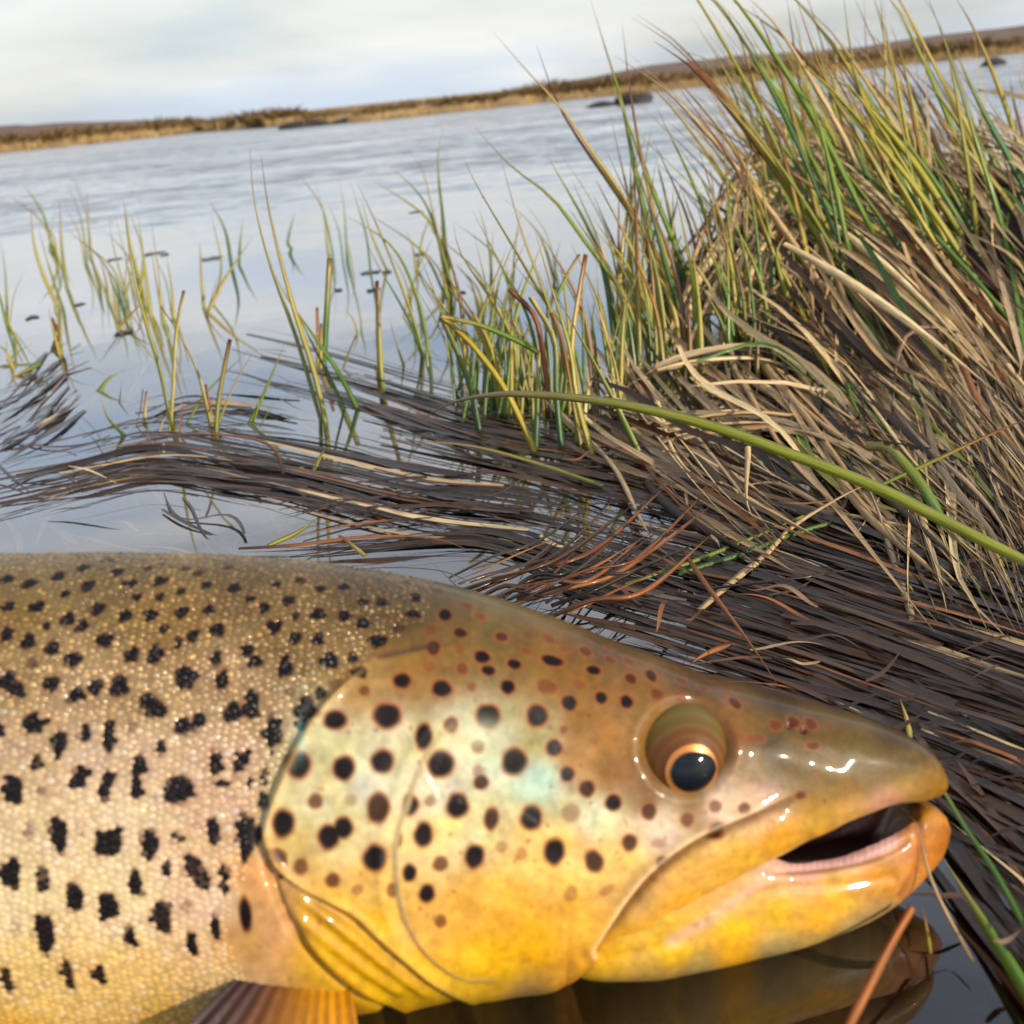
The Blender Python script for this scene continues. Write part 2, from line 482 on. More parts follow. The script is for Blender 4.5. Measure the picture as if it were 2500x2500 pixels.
st_x = np.concatenate([np.linspace(-4200, -500, 60), np.linspace(-480, -40, 60)[:-1], np.linspace(-40, 2240, 640)[:-1], 2240 + 68 * np.sin(np.linspace(0, math.pi / 2, 40))])

def loft(xs_, top, bot, wid, nup, nlo, mid, nn):
    """near half of the surface: arrays (stations, nn, 3) in the fish frame (length, height, width) in metres"""
    th = np.linspace(0, math.pi / 2, 260)
    outp = np.zeros((len(xs_), nn, 3))
    for i, x in enumerate(xs_):
        yt, yb, w, n1, n2, m = top[i], bot[i], wid[i], nup[i], nlo[i], mid[i]
        H = (yb - yt) * SC
        ym = -(yt - 1250) * SC - m * H
        up = np.stack([ym + m * H * np.cos(th) ** (2 / n1), w * np.sin(th) ** (2 / n1)], -1)
        lo = np.stack([ym - (1 - m) * H * np.sin(th) ** (2 / n2), w * np.cos(th) ** (2 / n2)], -1)
        c = np.concatenate([up, lo[1:]])
        s = np.concatenate([[0], np.cumsum(np.hypot(*np.diff(c, axis=0).T))])
        q = np.linspace(0, s[-1], nn)
        outp[i, :, 0] = (x - 1250) * SC
        outp[i, :, 1] = np.interp(q, s, c[:, 0])
        outp[i, :, 2] = np.interp(q, s, c[:, 1])
    return outp

def fish_px(A):
    """photo pixel of near-side points (length, height, width)"""
    d = D - A[..., 2]
    return 1250 + A[..., 0] / d * FPX, 1250 - A[..., 1] / d * FPX

def fish_world(A):
    return to_world(np.stack([A[..., 0], A[..., 1], D - A[..., 2]], -1))

def normals(A):
    du = np.gradient(A, axis=0); dv = np.gradient(A, axis=1)
    n = np.cross(du, dv)
    n /= np.linalg.norm(n, axis=-1, keepdims=True) + 1e-15
    return -n

def seg_dist(px, py, line):
    """distance to a polyline and the side (+ on the right-hand of its direction) and position along it"""
    best = np.full(px.shape, 1e9); side = np.zeros(px.shape); pos = np.zeros(px.shape)
    L = np.array(line, float)
    acc = 0.0
    for a, b in zip(L[:-1], L[1:]):
        d = b - a; ln = np.hypot(*d)
        t = np.clip(((px - a[0]) * d[0] + (py - a[1]) * d[1]) / ln ** 2, 0, 1)
        ex, ey = px - a[0] - t * d[0], py - a[1] - t * d[1]
        e = np.hypot(ex, ey)
        k = e < best
        best = np.where(k, e, best)
        side = np.where(k, np.sign(d[0] * ey - d[1] * ex), side)
        pos = np.where(k, acc + t * ln, pos)
        acc += ln
    return best, side, pos, acc

def curve(pts, n=12):
    P, _ = resample(np.array([(x, y, 0) for x, y in pts], float), len(pts) * n)
    return P[:, :2]

GILL = curve([(1010, 1590), (930, 1602), (872, 1640), (800, 1708), (752, 1768), (712, 1840), (682, 1905), (656, 1970), (642, 2025), (650, 2070), (684, 2122), (745, 2168), (805, 2200), (872, 2238), (955, 2315), (1050, 2390), (1150, 2450)], 5)
PREOP = curve([(1118, 1752), (1045, 1840), (1005, 1930), (982, 2000), (965, 2060), (967, 2130), (974, 2190), (992, 2245), (1025, 2300), (1068, 2345), (1130, 2380), (1230, 2388)], 5)
MAXG = curve([(1965, 1938), (1850, 1990), (1700, 2060), (1608, 2128), (1540, 2205), (1490, 2275), (1462, 2320)], 5)
RAYS = [curve([(690, 2150), (800, 2235), (905, 2320), (1000, 2390), (1080, 2440)], 4),
        curve([(705, 2205), (800, 2290), (900, 2365), (1010, 2430)], 4),
        curve([(725, 2255), (800, 2330), (880, 2395), (960, 2445)], 4)]
RAYEDGE = curve([(672, 2120), (700, 2190), (735, 2262), (775, 2320), (830, 2378), (900, 2425), (980, 2465)], 4)
EYE = (1676.0, 1826.0)

A = loft(st_x, sprof(TOP, st_x), sprof(BOT, st_x), sprof(WID, st_x) * 1e-3, prof(NUP, st_x), prof(NLO, st_x), prof(MID, st_x), NEARN)
# close the snout and the tail wrist
A[0, :, 2] = 0; 
PX, PY = fish_px(A)
NN = normals(A)
disp = np.zeros(PX.shape)
region = (PX > 400) & (PX < 2400)
# gill cover: a plate standing proud of the body, with a sunken seam behind it
gd, gs, gp, gl_ = seg_dist(PX, PY, GILL)
inside = np.where(gs < 0, 1.0, -1.0) * gd          # + inside the cover (towards the head)
edge_fade = smooth(60, 280, gp) * (1 - 0.5 * smooth(gl_ - 260, gl_, gp))
plate = smooth(-7, 7, inside) * np.exp(-np.clip(inside, 0, None) / 260.0)
disp += 0.0012 * plate * edge_fade * (gd < 900)
disp += -0.0005 * np.exp(-((inside + 16) / 14.0) ** 2) * edge_fade
disp += 0.00035 * np.exp(-((inside - 12) / 9.0) ** 2) * edge_fade
# preopercle
pd_, ps_, pp_, pl_ = seg_dist(PX, PY, PREOP)
pin = np.where(ps_ < 0, 1.0, -1.0) * pd_
pf = smooth(0, 120, pp_) * (1 - smooth(pl_ - 90, pl_, pp_))
disp += 0.0007 * smooth(-8, 8, pin) * np.exp(-np.clip(pin, 0, None) / 170.0) * pf * (pd_ < 600)
disp += -0.0003 * np.exp(-((pin + 12) / 10.0) ** 2) * pf
disp += 0.0003 * np.exp(-((pin + 40) / 13.0) ** 2) * pf
# upper jaw bone: groove along its upper edge
md, ms_, mp_, ml_ = seg_dist(PX, PY, MAXG)
mf = smooth(0, 120, mp_)
disp += -0.0013 * np.exp(-(md / 8.0) ** 2) * mf
min_ = np.where(ms_ < 0, 1.0, -1.0) * md            # + below the groove (on the bone)
disp += 0.0005 * np.exp(-((min_ + 22) / 14.0) ** 2) * mf + 0.0010 * np.exp(-((min_ - 44) / 34.0) ** 2) * mf
# branchiostegal rays below the gill cover
for r in RAYS:
    rd, _, rp, rl = seg_dist(PX, PY, r)
    disp += 0.0009 * np.exp(-(rd / 15.0) ** 2) * smooth(0, 60, rp) * (1 - smooth(rl - 70, rl, rp))
red, res_, rep, rel = seg_dist(PX, PY, RAYEDGE)
rin = np.where(res_ < 0, 1.0, -1.0) * red
disp += 0.0009 * smooth(-8, 6, rin) * np.exp(-np.clip(rin, 0, None) / 60.0) * (red < 200) * (inside < 5)
disp -= 0.0012 * np.exp(-((rin + 14) / 12.0) ** 2)
# fleshy base of the pectoral fin
pe = ((PX - 655) / 85.0) ** 2 + ((PY - 2240) / 105.0) ** 2
disp += 0.0012 * np.exp(-pe ** 1.5) * (rin < 0)
# eye socket
ex, ey = PX - EYE[0], PY - EYE[1]
er = np.sqrt((ex / 112.0) ** 2 + (ey / 120.0) ** 2)
disp += -0.0030 * (1 - smooth(0.66, 1.12, er)) + 0.00022 * np.exp(-((er - 1.16) / 0.14) ** 2) * (1 - .8 * smooth(-20, 90, ey))
# nostrils
for nx, ny, nr in ((1962, 1783, 11), (1925, 1772, 9)):
    disp += -0.0008 * np.exp(-(((PX - nx) ** 2 + (PY - ny) ** 2) / nr ** 2))
# slit above the gill cover
sd, _, sp_, slen = seg_dist(PX, PY, curve([(925, 1604), (985, 1592), (1060, 1576)], 4))
# soft unevenness of skin over bone
wob = (np.sin(PX * .021 + PY * .013) * np.sin(PY * .027 - PX * .008) + .6 * np.sin(PX * .047 - PY * .031 + 1.3) * np.sin(PY * .053 + PX * .019))
disp += 0.00012 * wob * (inside > 0)
disp *= region
A0 = A.copy()
A = A + NN * disp[..., None]
A[..., 2] = np.where(np.arange(NEARN)[None, :] % (NEARN - 1) == 0, 0, np.maximum(A[..., 2], 0))

# ---- pigment, with some light and shade in its tones
PIG = [(0,1380,132,112,70),(300,1390,122,102,58),(600,1400,120,98,54),(900,1430,122,98,52),(0,1500,140,114,60),(400,1500,146,118,64),(700,1550,146,120,70),
 (0,1650,166,140,98),(300,1700,172,146,106),(600,1700,168,142,106),(0,1850,198,172,140),(300,1850,204,180,152),(550,1850,198,170,142),(0,2000,218,196,162),(300,2000,220,198,166),(550,2000,205,176,148),
 (0,2200,226,206,166),(300,2200,230,208,170),(500,2200,220,192,164),(0,2400,228,198,136),(300,2400,228,194,130),(550,2400,220,190,140),(0,2520,224,182,92),(400,2520,214,178,100),(600,2480,195,172,140),
 (650,2150,238,182,126),(690,2250,238,188,136),(600,2300,230,184,124),
 (1000,1450,126,104,58),(1200,1500,130,108,60),(1100,1600,150,118,60),(1300,1600,146,112,58),(1400,1650,148,110,54),(1550,1690,148,110,54),(1000,1650,166,128,66),(880,1680,180,148,88),
 (1700,1635,104,72,12),(1900,1700,102,70,10),(2200,1785,106,72,10),(1500,1565,110,82,28),  # dark head-top strip: shade and dark reflection put into the colour
 (800,1800,208,200,164),(950,1800,208,200,164),(750,1950,208,196,160),(900,1920,208,206,176),(850,2030,218,206,160),(700,2080,206,182,118),
 (1150,1800,208,200,164),(1200,1880,202,206,180),(1100,1920,208,202,172),(1150,2030,228,212,162),(1050,2080,226,202,146),
 (1330,1800,178,166,116),(1320,1900,186,200,174),(1400,1850,180,136,74),(1480,1800,184,136,70),(1500,1880,158,112,56),(1420,1760,168,128,64),
 (1450,2000,216,214,184),(1600,2010,240,222,196),(1750,1960,240,212,186),(1850,1945,236,206,176),
 (1400,2080,240,206,126),(1300,2080,236,202,126),(1500,2100,240,202,126),
 (1250,2200,238,184,76),(1150,2200,234,184,84),(1400,2250,240,188,76),(1300,2300,240,186,28),(1200,2330,242,194,36),
 (900,2170,226,190,104),(1000,2260,238,188,100),(900,2250,240,186,30),(1000,2370,244,196,34),(900,2350,246,196,26),(1150,2400,212,174,52),(1400,2390,216,164,60),(1300,2440,168,140,90),(800,2300,244,196,30),(760,2230,240,190,50),(850,2300,246,198,24),
 (1550,2200,216,174,104),(1600,2270,248,188,28),(1700,2150,238,188,98),(1800,2100,236,186,74),(1900,2050,230,176,54),(1700,2200,248,188,38),(2000,2000,214,166,60),(2050,1960,204,158,66),(1560,2300,248,190,24),
 (1950,1850,158,128,56),(2100,1850,152,130,62),(2050,1915,176,142,48),(2200,1880,156,134,66),(2280,1895,162,122,16),(2230,1930,186,146,36),(2200,1966,214,166,140),(2150,1982,214,166,136),(2090,2004,216,170,100),(2000,1770,158,124,60),(1850,1755,164,128,66),(1850,1880,152,124,60),(1880,1825,128,110,78),
 (1570,1740,170,132,80),(1585,1950,128,92,36),(1700,1960,150,116,64),(1800,1800,164,112,60),(1680,1830,120,96,52)]
PIG = np.array(PIG, float)
def deep(c):
    c = lin(c); m_ = c.max(-1, keepdims=True)
    return c * (c / m_) ** .25 * m_ ** .12
PIGC = deep(PIG[:, 2:5])

PSC = .34
def pigment(px, py):
    sh = px.shape
    p = np.stack([px.ravel(), py.ravel()], -1)
    num = np.zeros((len(p), 3)); den = np.zeros(len(p))
    for (x, y), c in zip(PIG[:, :2], PIGC):
        d2 = (p[:, 0] - x) ** 2 + (p[:, 1] - y) ** 2
        w = 1.0 / (d2 + 35.0 ** 2) ** 2
        num += w[:, None] * c; den += w
    ck = np.exp(-((p[:, 0] - 1050) / 420) ** 2 - ((p[:, 1] - 1930) / 190) ** 2)
    tp = smooth(1780, 1600, p[:, 1] - .32 * np.clip(p[:, 0] - 1000, 0, None)) * smooth(700, 900, p[:, 0])
    g = (1 + .14 * ck - .2 * tp) * (.81 - (PSC - .17) * smooth(560, 760, p[:, 0]))  # lighting in the gains: cheek raised, head top darkened, head lowered against the sun
    g = g * (1 - .42 * smooth(1780, 1950, p[:, 0] + .25 * (1900 - p[:, 1])) * (1 - smooth(1900, 1990, p[:, 1] + .3 * (p[:, 0] - 2050))))
    return (num / den[:, None] * g[:, None]).reshape(sh + (3,))

# spots: photo pixel centre, half-axes, darkness
def crop(x0, y0, f, rows):
    return [(x0 + r[0] * f, y0 + r[1] * f, r[2] * f, (r[3] if len(r) > 3 else r[2]) * f, (r[4] if len(r) > 4 else 1.0)) for r in rows]
HS = []
HS += crop(600, 1300, .3623, [(1350,560,45,40),(1245,665,40,35,.35),(1455,670,45,32,.9),(1575,560,45,25,.4),(1500,495,40,20,.5),(1270,770,45,48,.85),(1730,705,45,32,.8),(1435,785,32,30,.35),
 (1600,835,55,42),(1805,890,50,34),(1630,935,50,32),(1460,925,40,38,.6),(1240,910,45,35,.3),(1065,990,60,50),(1320,1040,68,55),(1520,1030,32,30,.4),(1760,1040,50,48),(800,1065,36,34,.65),
 (600,1250,76,62),(945,1225,92,82),(1190,1385,55,85),(1390,1300,46,50,.75),(1625,1230,80,80),(345,1560,80,84),(665,1590,70,80),(910,1530,74,74),(1320,1560,88,85),(1560,1450,42,42,.55),(1570,1600,34,40,.4),(1815,1545,82,86),(940,575,35,20,.5)])
HS += crop(1200, 1500, .3623, [(390,165,45,28,.4),(235,240,40,25,.3),(495,230,40,22,.3),(640,250,46,30,.7),(790,230,36,18,.4),(800,300,42,25,.6),(930,310,40,24,.5),(405,315,80,34),(690,370,52,30),(1070,410,42,36,.9),(930,435,42,32,.85),
 (1270,445,45,22,.5),(1430,495,45,18,.6),(1260,330,40,12,.5),(1390,400,45,14,.5),(1640,470,45,14,.5),(1580,510,40,12,.4),(370,480,70,45,.5),(590,475,45,30,.3),(735,555,42,40),(515,605,54,50),(915,595,46,44),(1110,540,45,36,.55),(1280,550,55,25,.35),
 (300,690,72,70),(495,770,26,24,.5),(1640,600,46,34,.8),(1915,740,36,34,.55),(420,890,55,54),(520,1070,48,48),(655,1175,52,52,.9),(830,1270,55,52),(1055,1330,50,52,.8),(1310,1385,45,42,.6),(1500,1295,42,36,.55),(1700,1310,40,30,.6),
 (265,1370,72,74),(540,1345,60,55,.35),(650,690,12,12,.5)])
HS += crop(600, 1900, .3623, [(470,150,46,48,.7),(700,140,40,35,.2),(900,200,72,95,.9),(260,310,72,88),(555,400,72,78),(645,345,62,70),(1100,175,50,60),(1250,165,36,36,.35),(1435,195,72,78),(1585,20,50,46,.9),(1650,280,48,70,.9),(1190,390,60,78),(880,545,76,78),
 (1300,565,48,46,.7),(1535,525,64,75),(1105,635,45,54),(375,600,46,48,.65),(585,680,46,42,.75),(740,745,36,32,.35),(985,740,38,44,.6),(1230,785,52,58),(1320,970,38,38,.6),(1730,460,40,35,.25),(1850,520,38,42,.3),(1030,410,20,40,.7)])
HS += crop(1300, 2000, .3106, [(170,260,80,92),(490,335,68,80,.9),(770,185,58,58,.85),(1440,95,75,50),(1020,340,48,42),(1000,180,55,32,.22),(290,580,50,55,.3),(590,550,60,30,.25)])
fr_ = np.random.default_rng(5)
HS += [(fr_.uniform(760, 2150), fr_.uniform(1520, 2250), fr_.uniform(2.5, 6), fr_.uniform(2.5, 6), fr_.uniform(.12, .4)) for _ in range(170)]
HS += [(1896,1770,12,10,.55),(1938,1763,16,12,.75),(1983,1765,15,12,.7),(1963,1786,10,9,.8),(1988,1821,19,8,.75),(1843,1803,26,10,.3),(1952,1940,14,9,.7),(1660,1640,14,5,.5),(1740,1665,13,4,.5)]
BS = []
BS += crop(0, 1300, .3623, [(50,320,45,25),(200,340,50,28),(400,300,40,30),(555,240,45,22,.9),(755,185,30,16,.6),(795,270,42,25),(990,240,35,16,.6),(600,360,45,35),(885,345,50,25),(1080,330,50,28),(1240,245,40,14,.7),(1340,275,40,20,.8),(1535,240,35,14,.6),(1390,355,35,25),(1585,375,45,35),
 (440,415,35,28),(930,430,40,25),(1090,430,30,28),(1225,390,35,22),(1690,450,40,22),(50,500,50,30),(240,490,55,35),(660,505,50,40),(835,560,45,40),(1010,550,50,40),(1225,530,50,40),(1400,515,40,35),(460,580,50,45),(300,625,30,22),(545,635,40,42),(1115,650,35,28),
 (40,690,40,50),(180,730,50,50),(345,770,50,45),(490,840,60,50),(715,735,65,45),(880,810,50,50),(1050,830,55,65),(1200,745,28,45),(1305,690,40,45),(1465,655,50,48),(1460,850,38,45),(60,1000,70,55),(110,1050,55,45),(345,1025,60,50),(520,1110,60,50),(630,1030,55,50),(815,1030,60,70),(1250,975,75,75),(1490,1000,50,70),
 (215,890,40,40,.4),(1000,1130,60,55),(1050,1200,60,55),(225,1270,75,62),(1240,1305,60,55),(1340,1270,45,65),(1580,1210,60,65),(1690,1140,50,58),(0,1330,40,50),(400,1430,50,85),(575,1370,40,50),(740,1320,42,60),(735,1420,45,60),(1095,1465,38,50),(1445,1540,50,80),(1620,1550,50,75),(925,1570,50,80),(240,1540,40,55,.8),(885,1320,35,50,.35),(80,1650,50,20),(555,1620,60,45),(740,1640,45,40)])
BS += crop(600, 1300, .3623, [(25,450,40,22),(130,510,40,38),(285,455,45,35),(200,350,35,20),(370,320,40,20,.8),(515,380,40,22),(670,365,40,22),(785,460,40,25),(920,470,45,28),(1140,430,40,30),(1085,340,40,15,.5),(1290,390,40,20,.5),(1120,545,55,26),(495,555,55,40),(335,550,25,30),(670,570,45,42),(785,615,48,40),(190,645,55,50),(330,700,45,40),(480,720,40,45),
 (0,800,50,45),(75,875,50,42),(570,870,65,55),(270,910,50,75),(290,1085,28,28,.5),(730,860,35,30),(400,930,25,45,.35),(30,1170,55,70),(895,735,62,45),(750,935,60,38),(500,1085,40,35),(600,1020,45,30,.4),(405,1180,72,75),(370,1300,40,45),(185,1340,62,98),(0,1510,20,40),(180,1480,18,20,.8),(130,1590,22,50,.8),(1040,640,45,35,.6)])
BS += crop(0, 1900, .3623, [(75,100,75,80),(310,90,45,35,.35),(515,30,52,40),(715,70,50,65),(915,60,42,75),(1215,80,100,90),(370,330,60,75),(400,440,45,70),(725,440,85,85),(790,360,40,50),(1005,440,60,100),(195,370,35,60,.45),(545,370,25,45,.4),(1190,395,35,40,.7),(1440,350,45,90),(1640,380,60,150),(1720,380,45,60),
 (75,640,75,92),(290,690,40,80,.75),(510,800,58,88),(725,870,72,85),(915,700,45,85),(1125,590,28,50,.9),(1290,590,60,75,.95),(1360,690,60,60,.85),(1510,690,30,100),(295,1040,68,118),(880,1080,38,62),(1085,950,70,95,.95),(1300,1110,35,80),(1450,1000,35,75),(45,1370,42,75,.9),(440,1320,42,92,.9),(670,1310,38,60,.95),(100,1000,40,55,.25),(1310,320,30,40,.25),(1030,130,30,40,.25),(1260,860,30,40,.4),(1780,160,38,58),(1500,25,70,20),(1790,20,25,40),(1680,30,25,35)])
rr_ = np.random.default_rng(21)
while sum(1 for b in BS if b[0] < -15) < 150:      # the rest of the flank, towards the tail
    x_, y_ = rr_.uniform(-1900, -20), rr_.uniform(1390, 2480)
    if all((x_ - b[0]) ** 2 + ((y_ - b[1]) * (1.6 if y_ < 1600 else 1)) ** 2 > 62 ** 2 for b in BS):
        BS.append((x_, y_, rr_.uniform(13, 24), rr_.uniform(14, 30) * (.6 if y_ < 1550 else 1), rr_.uniform(.75, 1)))
PS = crop(0, 1900, .3623, [(1660,930,42,100),(1830,585,34,42)])

def surf_lookup(px, py):
    """nearest grid vertex (near side) for a photo pixel"""
    d = (PXs - px) ** 2 + (PYs - py) ** 2 + Zpen
    k = int(np.argmin(d))
    return sub_i[k], sub_j[k]
gi, gj = np.meshgrid(np.arange(0, len(st_x), 2), np.arange(0, NEARN, 2), indexing='ij')
sub_i, sub_j = gi.ravel(), gj.ravel()
P1, P2 = fish_px(A)
PXs, PYs = P1[sub_i, sub_j], P2[sub_i, sub_j]
# prefer the part of the surface that faces the lens
Zpen = np.where(A[sub_i, sub_j, 2] < 0.002, 400.0, 0.0)

def spot_fields(rows, P, hard, jit=0.0):
    """darkness 0..1 and halo 0..1 at surface points P (n,3 in the fish frame)"""
    dark = np.zeros(len(P)); halo = np.zeros(len(P))
    order = np.argsort(P[:, 0]); xs_sorted = P[order, 0]
    for (x, y, rx, ry, k) in rows:
        i, j = surf_lookup(x, y)
        c = A[i, j]
        sc = (D - c[2]) / FPX
        n = NN[i, j]
        du = A[min(i + 2, len(st_x) - 1), j] - A[i - 2, j]; du /= np.linalg.norm(du)
        dv = np.cross(n, du)
        # half-axes on the surface: undo the foreshortening of the view
        view = np.array([c[0], c[1], -(D - c[2])]); view /= np.linalg.norm(view)
        fy = max(0.35, abs(float(np.cross(view, du) @ np.cross(n, du) / (np.linalg.norm(np.cross(view, du)) + 1e-9))))
        fy = max(0.35, abs(float(n @ view)) )
        r1, r2 = rx * sc, ry * sc / fy
        R = 2.2 * max(r1, r2)
        a, b = np.searchsorted(xs_sorted, [c[0] - R, c[0] + R])
        ids = order[a:b]
        d = P[ids] - c
        m = np.einsum('ij,ij->i', d, d) < R * R * 1.6
        ids, d = ids[m], d[m]
        u, v = d @ du / r1, d @ dv / r2
        ang = np.arctan2(v, u)
        ph = (x * 12.9898 + y * 78.233) % 6.283
        rr = np.hypot(u, v) * (1 + (0.025 + jit) * np.sin(3 * ang + ph) + (0.02 + .5 * jit) * np.sin(5 * ang + 2.1 * ph))
        dark[ids] = np.maximum(dark[ids], k * (1 - smooth(1.0 - hard, 1.0 + hard, rr)))
        halo[ids] = np.maximum(halo[ids], min(1.0, k + .2) * (1 - smooth(0.95, 1.45, rr)))
    return dark, halo

flat = A.reshape(-1, 3)
base_col = pigment(PX, PY).reshape(-1, 3)
hd, hh = spot_fields(HS + PS, flat, 0.24)
bd, bh = spot_fields(BS, flat, 0.14, 0.10)
SPOT = lin((18, 9, 9)); HALO_H = lin((150, 76, 30)); HALO_B = lin((136, 74, 44))
def vnoise(px, py, cell, seed):
    g = np.random.default_rng(seed).normal(0, 1, (140, 140))
    fx, fy = (px + 6000) / cell, (py + 600) / cell
    ix, iy = np.floor(fx).astype(int), np.floor(fy).astype(int)
    tx_, ty_ = fx - ix, fy - iy
    tx_, ty_ = tx_ * tx_ * (3 - 2 * tx_), ty_ * ty_ * (3 - 2 * ty_)
    G = lambda a, b: g[a % 140, b % 140]
    return (G(ix, iy) * (1 - tx_) + G(ix + 1, iy) * tx_) * (1 - ty_) + (G(ix, iy + 1) * (1 - tx_) + G(ix + 1, iy + 1) * tx_) * ty_
mott = .07 * vnoise(PX, PY, 70, 1) + .07 * vnoise(PX, PY, 28, 2) + .06 * vnoise(PX, PY, 12, 3)
nzv = np.clip(1 + mott.ravel(), .65, 1.4)
base_col = base_col * (1 + np.stack([0 * mott.ravel(), .04 * vnoise(PX, PY, 45, 4).ravel(), .10 * vnoise(PX, PY, 45, 5).ravel()], -1).clip(-.4, .5))
skin = base_col * nzv[:, None]
skin = skin * (1 - 0.75 * hh[:, None]) + HALO_H * 0.75 * hh[:, None]
skin = skin * (1 - hd[:, None]) + SPOT * hd[:, None]
scaled = (inside.ravel() < -4)
under = skin * (1 - 0.4 * bh[:, None]) + HALO_B * 0.4 * bh[:, None]
under = under * (1 - bd[:, None]) + SPOT * bd[:, None]
skin = np.where(((inside < -4) & (PX < 1150)).ravel()[:, None], under * .72, under)
# pale thin rims of the gill cover and preopercle, crease dark painted along slit and jaw groove
rimw = (np.exp(-((inside - 6) / 7.0) ** 2) * edge_fade).ravel()[:, None]
skin = skin * (1 - .5 * rimw) + lin((222, 178, 110)) * .5 * rimw
rimp = (np.exp(-((pin - 0) / 6.0) ** 2) * pf).ravel()[:, None]
skin = skin * (1 - .75 * rimp) + lin((236, 206, 150)) * .75 * rimp
slit = (np.exp(-(sd / 7.0) ** 2)).ravel()[:, None]
skin = skin * (1 - .8 * slit) + lin((60, 38, 28)) * .8 * slit
mg = (np.exp(-(md / 6.0) ** 2) * mf).ravel()[:, None]
skin = skin * (1 - .8 * mg) + lin((92, 58, 26)) * .8 * mg
mr_ = (np.exp(-((min_ + 14) / 8.0) ** 2) * mf * .45).ravel()[:, None]
skin = skin * (1 - mr_) + lin((226, 196, 160)) * mr_
# bronze flecks behind the eye, bluish sheen patches on the cheek
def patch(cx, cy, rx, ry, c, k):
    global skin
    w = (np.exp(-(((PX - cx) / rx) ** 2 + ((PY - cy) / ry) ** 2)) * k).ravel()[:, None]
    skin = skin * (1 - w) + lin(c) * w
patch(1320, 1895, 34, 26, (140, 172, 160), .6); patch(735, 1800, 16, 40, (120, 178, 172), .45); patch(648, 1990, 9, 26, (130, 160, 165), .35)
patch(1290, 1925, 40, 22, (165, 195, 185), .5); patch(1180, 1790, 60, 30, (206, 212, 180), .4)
# inside of the mouth (underside of the upper jaw)
vidx = np.tile(np.arange(NEARN), len(st_x))
xi = np.repeat(st_x, NEARN)
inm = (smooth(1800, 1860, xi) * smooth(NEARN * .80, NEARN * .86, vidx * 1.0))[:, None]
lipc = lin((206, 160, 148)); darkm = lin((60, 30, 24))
skin = skin * (1 - inm) + darkm * inm  # shade inside the mouth put into the colour

def skin_mat():
    m, n, l, b = mat_new('trout_skin')
    at = n.new('ShaderNodeAttribute'); at.attribute_name = 'col'
    tcn = n.new('ShaderNodeTexCoord')
    nz = n.new('ShaderNodeTexNoise'); nz.inputs['Scale'].default_value = 650; nz.inputs['Detail'].default_value = 4
    l.new(tcn.outputs['Object'], nz.inputs['Vector'])
    mr = n.new('ShaderNodeMapRange'); mr.inputs[1].default_value = .3; mr.inputs[2].default_value = .7; mr.inputs[3].default_value = .86; mr.inputs[4].default_value = 1.12
    l.new(nz.outputs['Fac'], mr.inputs[0])
    sc = n.new('ShaderNodeVectorMath'); sc.operation = 'SCALE'
    l.new(at.outputs['Color'], sc.inputs[0]); l.new(mr.outputs[0], sc.inputs['Scale'])
    l.new(sc.outputs[0], b.inputs['Base Color'])
    b.inputs['Roughness'].default_value = 0.42
    b.inputs['Subsurface Weight'].default_value = 0.0
    b.inputs['Subsurface Radius'].default_value = (1.0, 0.5, 0.2)
    b.inputs['Subsurface Scale'].default_value = 0.002
    cw = n.new('ShaderNodeMath'); cw.operation = 'MULTIPLY'; cw.inputs[1].default_value = .48
    l.new(at.outputs['Alpha'], cw.inputs[0]); l.new(cw.outputs[0], b.inputs['Coat Weight'])
    b.inputs['Specular IOR Level'].default_value = 0.15
    b.inputs['Coat Roughness'].default_value = 0.05
    b.inputs['Coat IOR'].default_value = 1.4
    n2 = n.new('ShaderNodeTexNoise'); n2.inputs['Scale'].default_value = 240; n2.inputs['Detail'].default_value = 3
    l.new(tcn.outputs['Object'], n2.inputs['Vector'])
    bp = n.new('ShaderNodeBump'); bp.inputs['Strength'].default_value = .3; bp.inputs['Distance'].default_value = .0006
    n2.inputs['Roughness'].default_value = .65
    l.new(n2.outputs['Fac'], bp.inputs['Height']); l.new(bp.outputs[0], b.inputs['Normal'])
    return m
M_SKIN = skin_mat()

def closed(Agrid, cols, step=FARSTEP):
    """mirror the near half to the far side and return verts, faces, colours"""
    n, m = Agrid.shape[:2]
    jj = np.arange(m - 1 - step, 0, -step)
    far = Agrid[:, jj].copy(); far[..., 2] *= -1
    G = np.concatenate([Agrid, far], 1)
    nc = cols.shape[-1]
    C = cols.reshape(n, m, nc)
    C = np.concatenate([C, C[:, jj]], 1)
    k = G.shape[1]
    V = fish_world(G).reshape(-1, 3)
    Fq = grid_faces(n, k, wrap=True)
    # end caps
    V = np.concatenate([V, fish_world(G[0].mean(0))[None], fish_world(G[-1].mean(0))[None]])
    C = np.concatenate([C.reshape(-1, nc), C[0].mean(0)[None], C[-1].mean(0)[None]])
    r = np.arange(k); r2 = (r + 1) % k
    cap0 = np.stack([np.full(k, n * k), r, r2], -1)
    cap1 = np.stack([np.full(k, n * k + 1), (n - 1) * k + r2, (n - 1) * k + r], -1)
    return V, [Fq, cap0, cap1], C

skin = np.concatenate([skin, 1 - .85 * np.maximum(hd, bd)[:, None]], 1)
V, F, C = closed(A, skin)
base = V[np.argmin(V[:, 2])].copy()
base = np.array([fish_world(np.array([[0.0, -0.07, 0.0]]))[0, 0], fish_world(np.array([[0.0, -0.07, 0.0]]))[0, 1], float(V[:, 2].min())])
trout = thing('brown_trout', 'golden brown trout with black spots and open jaw lying in the shallows', 'fish', base)
body = mesh_obj('body', V, F, M_SKIN, trout, C)

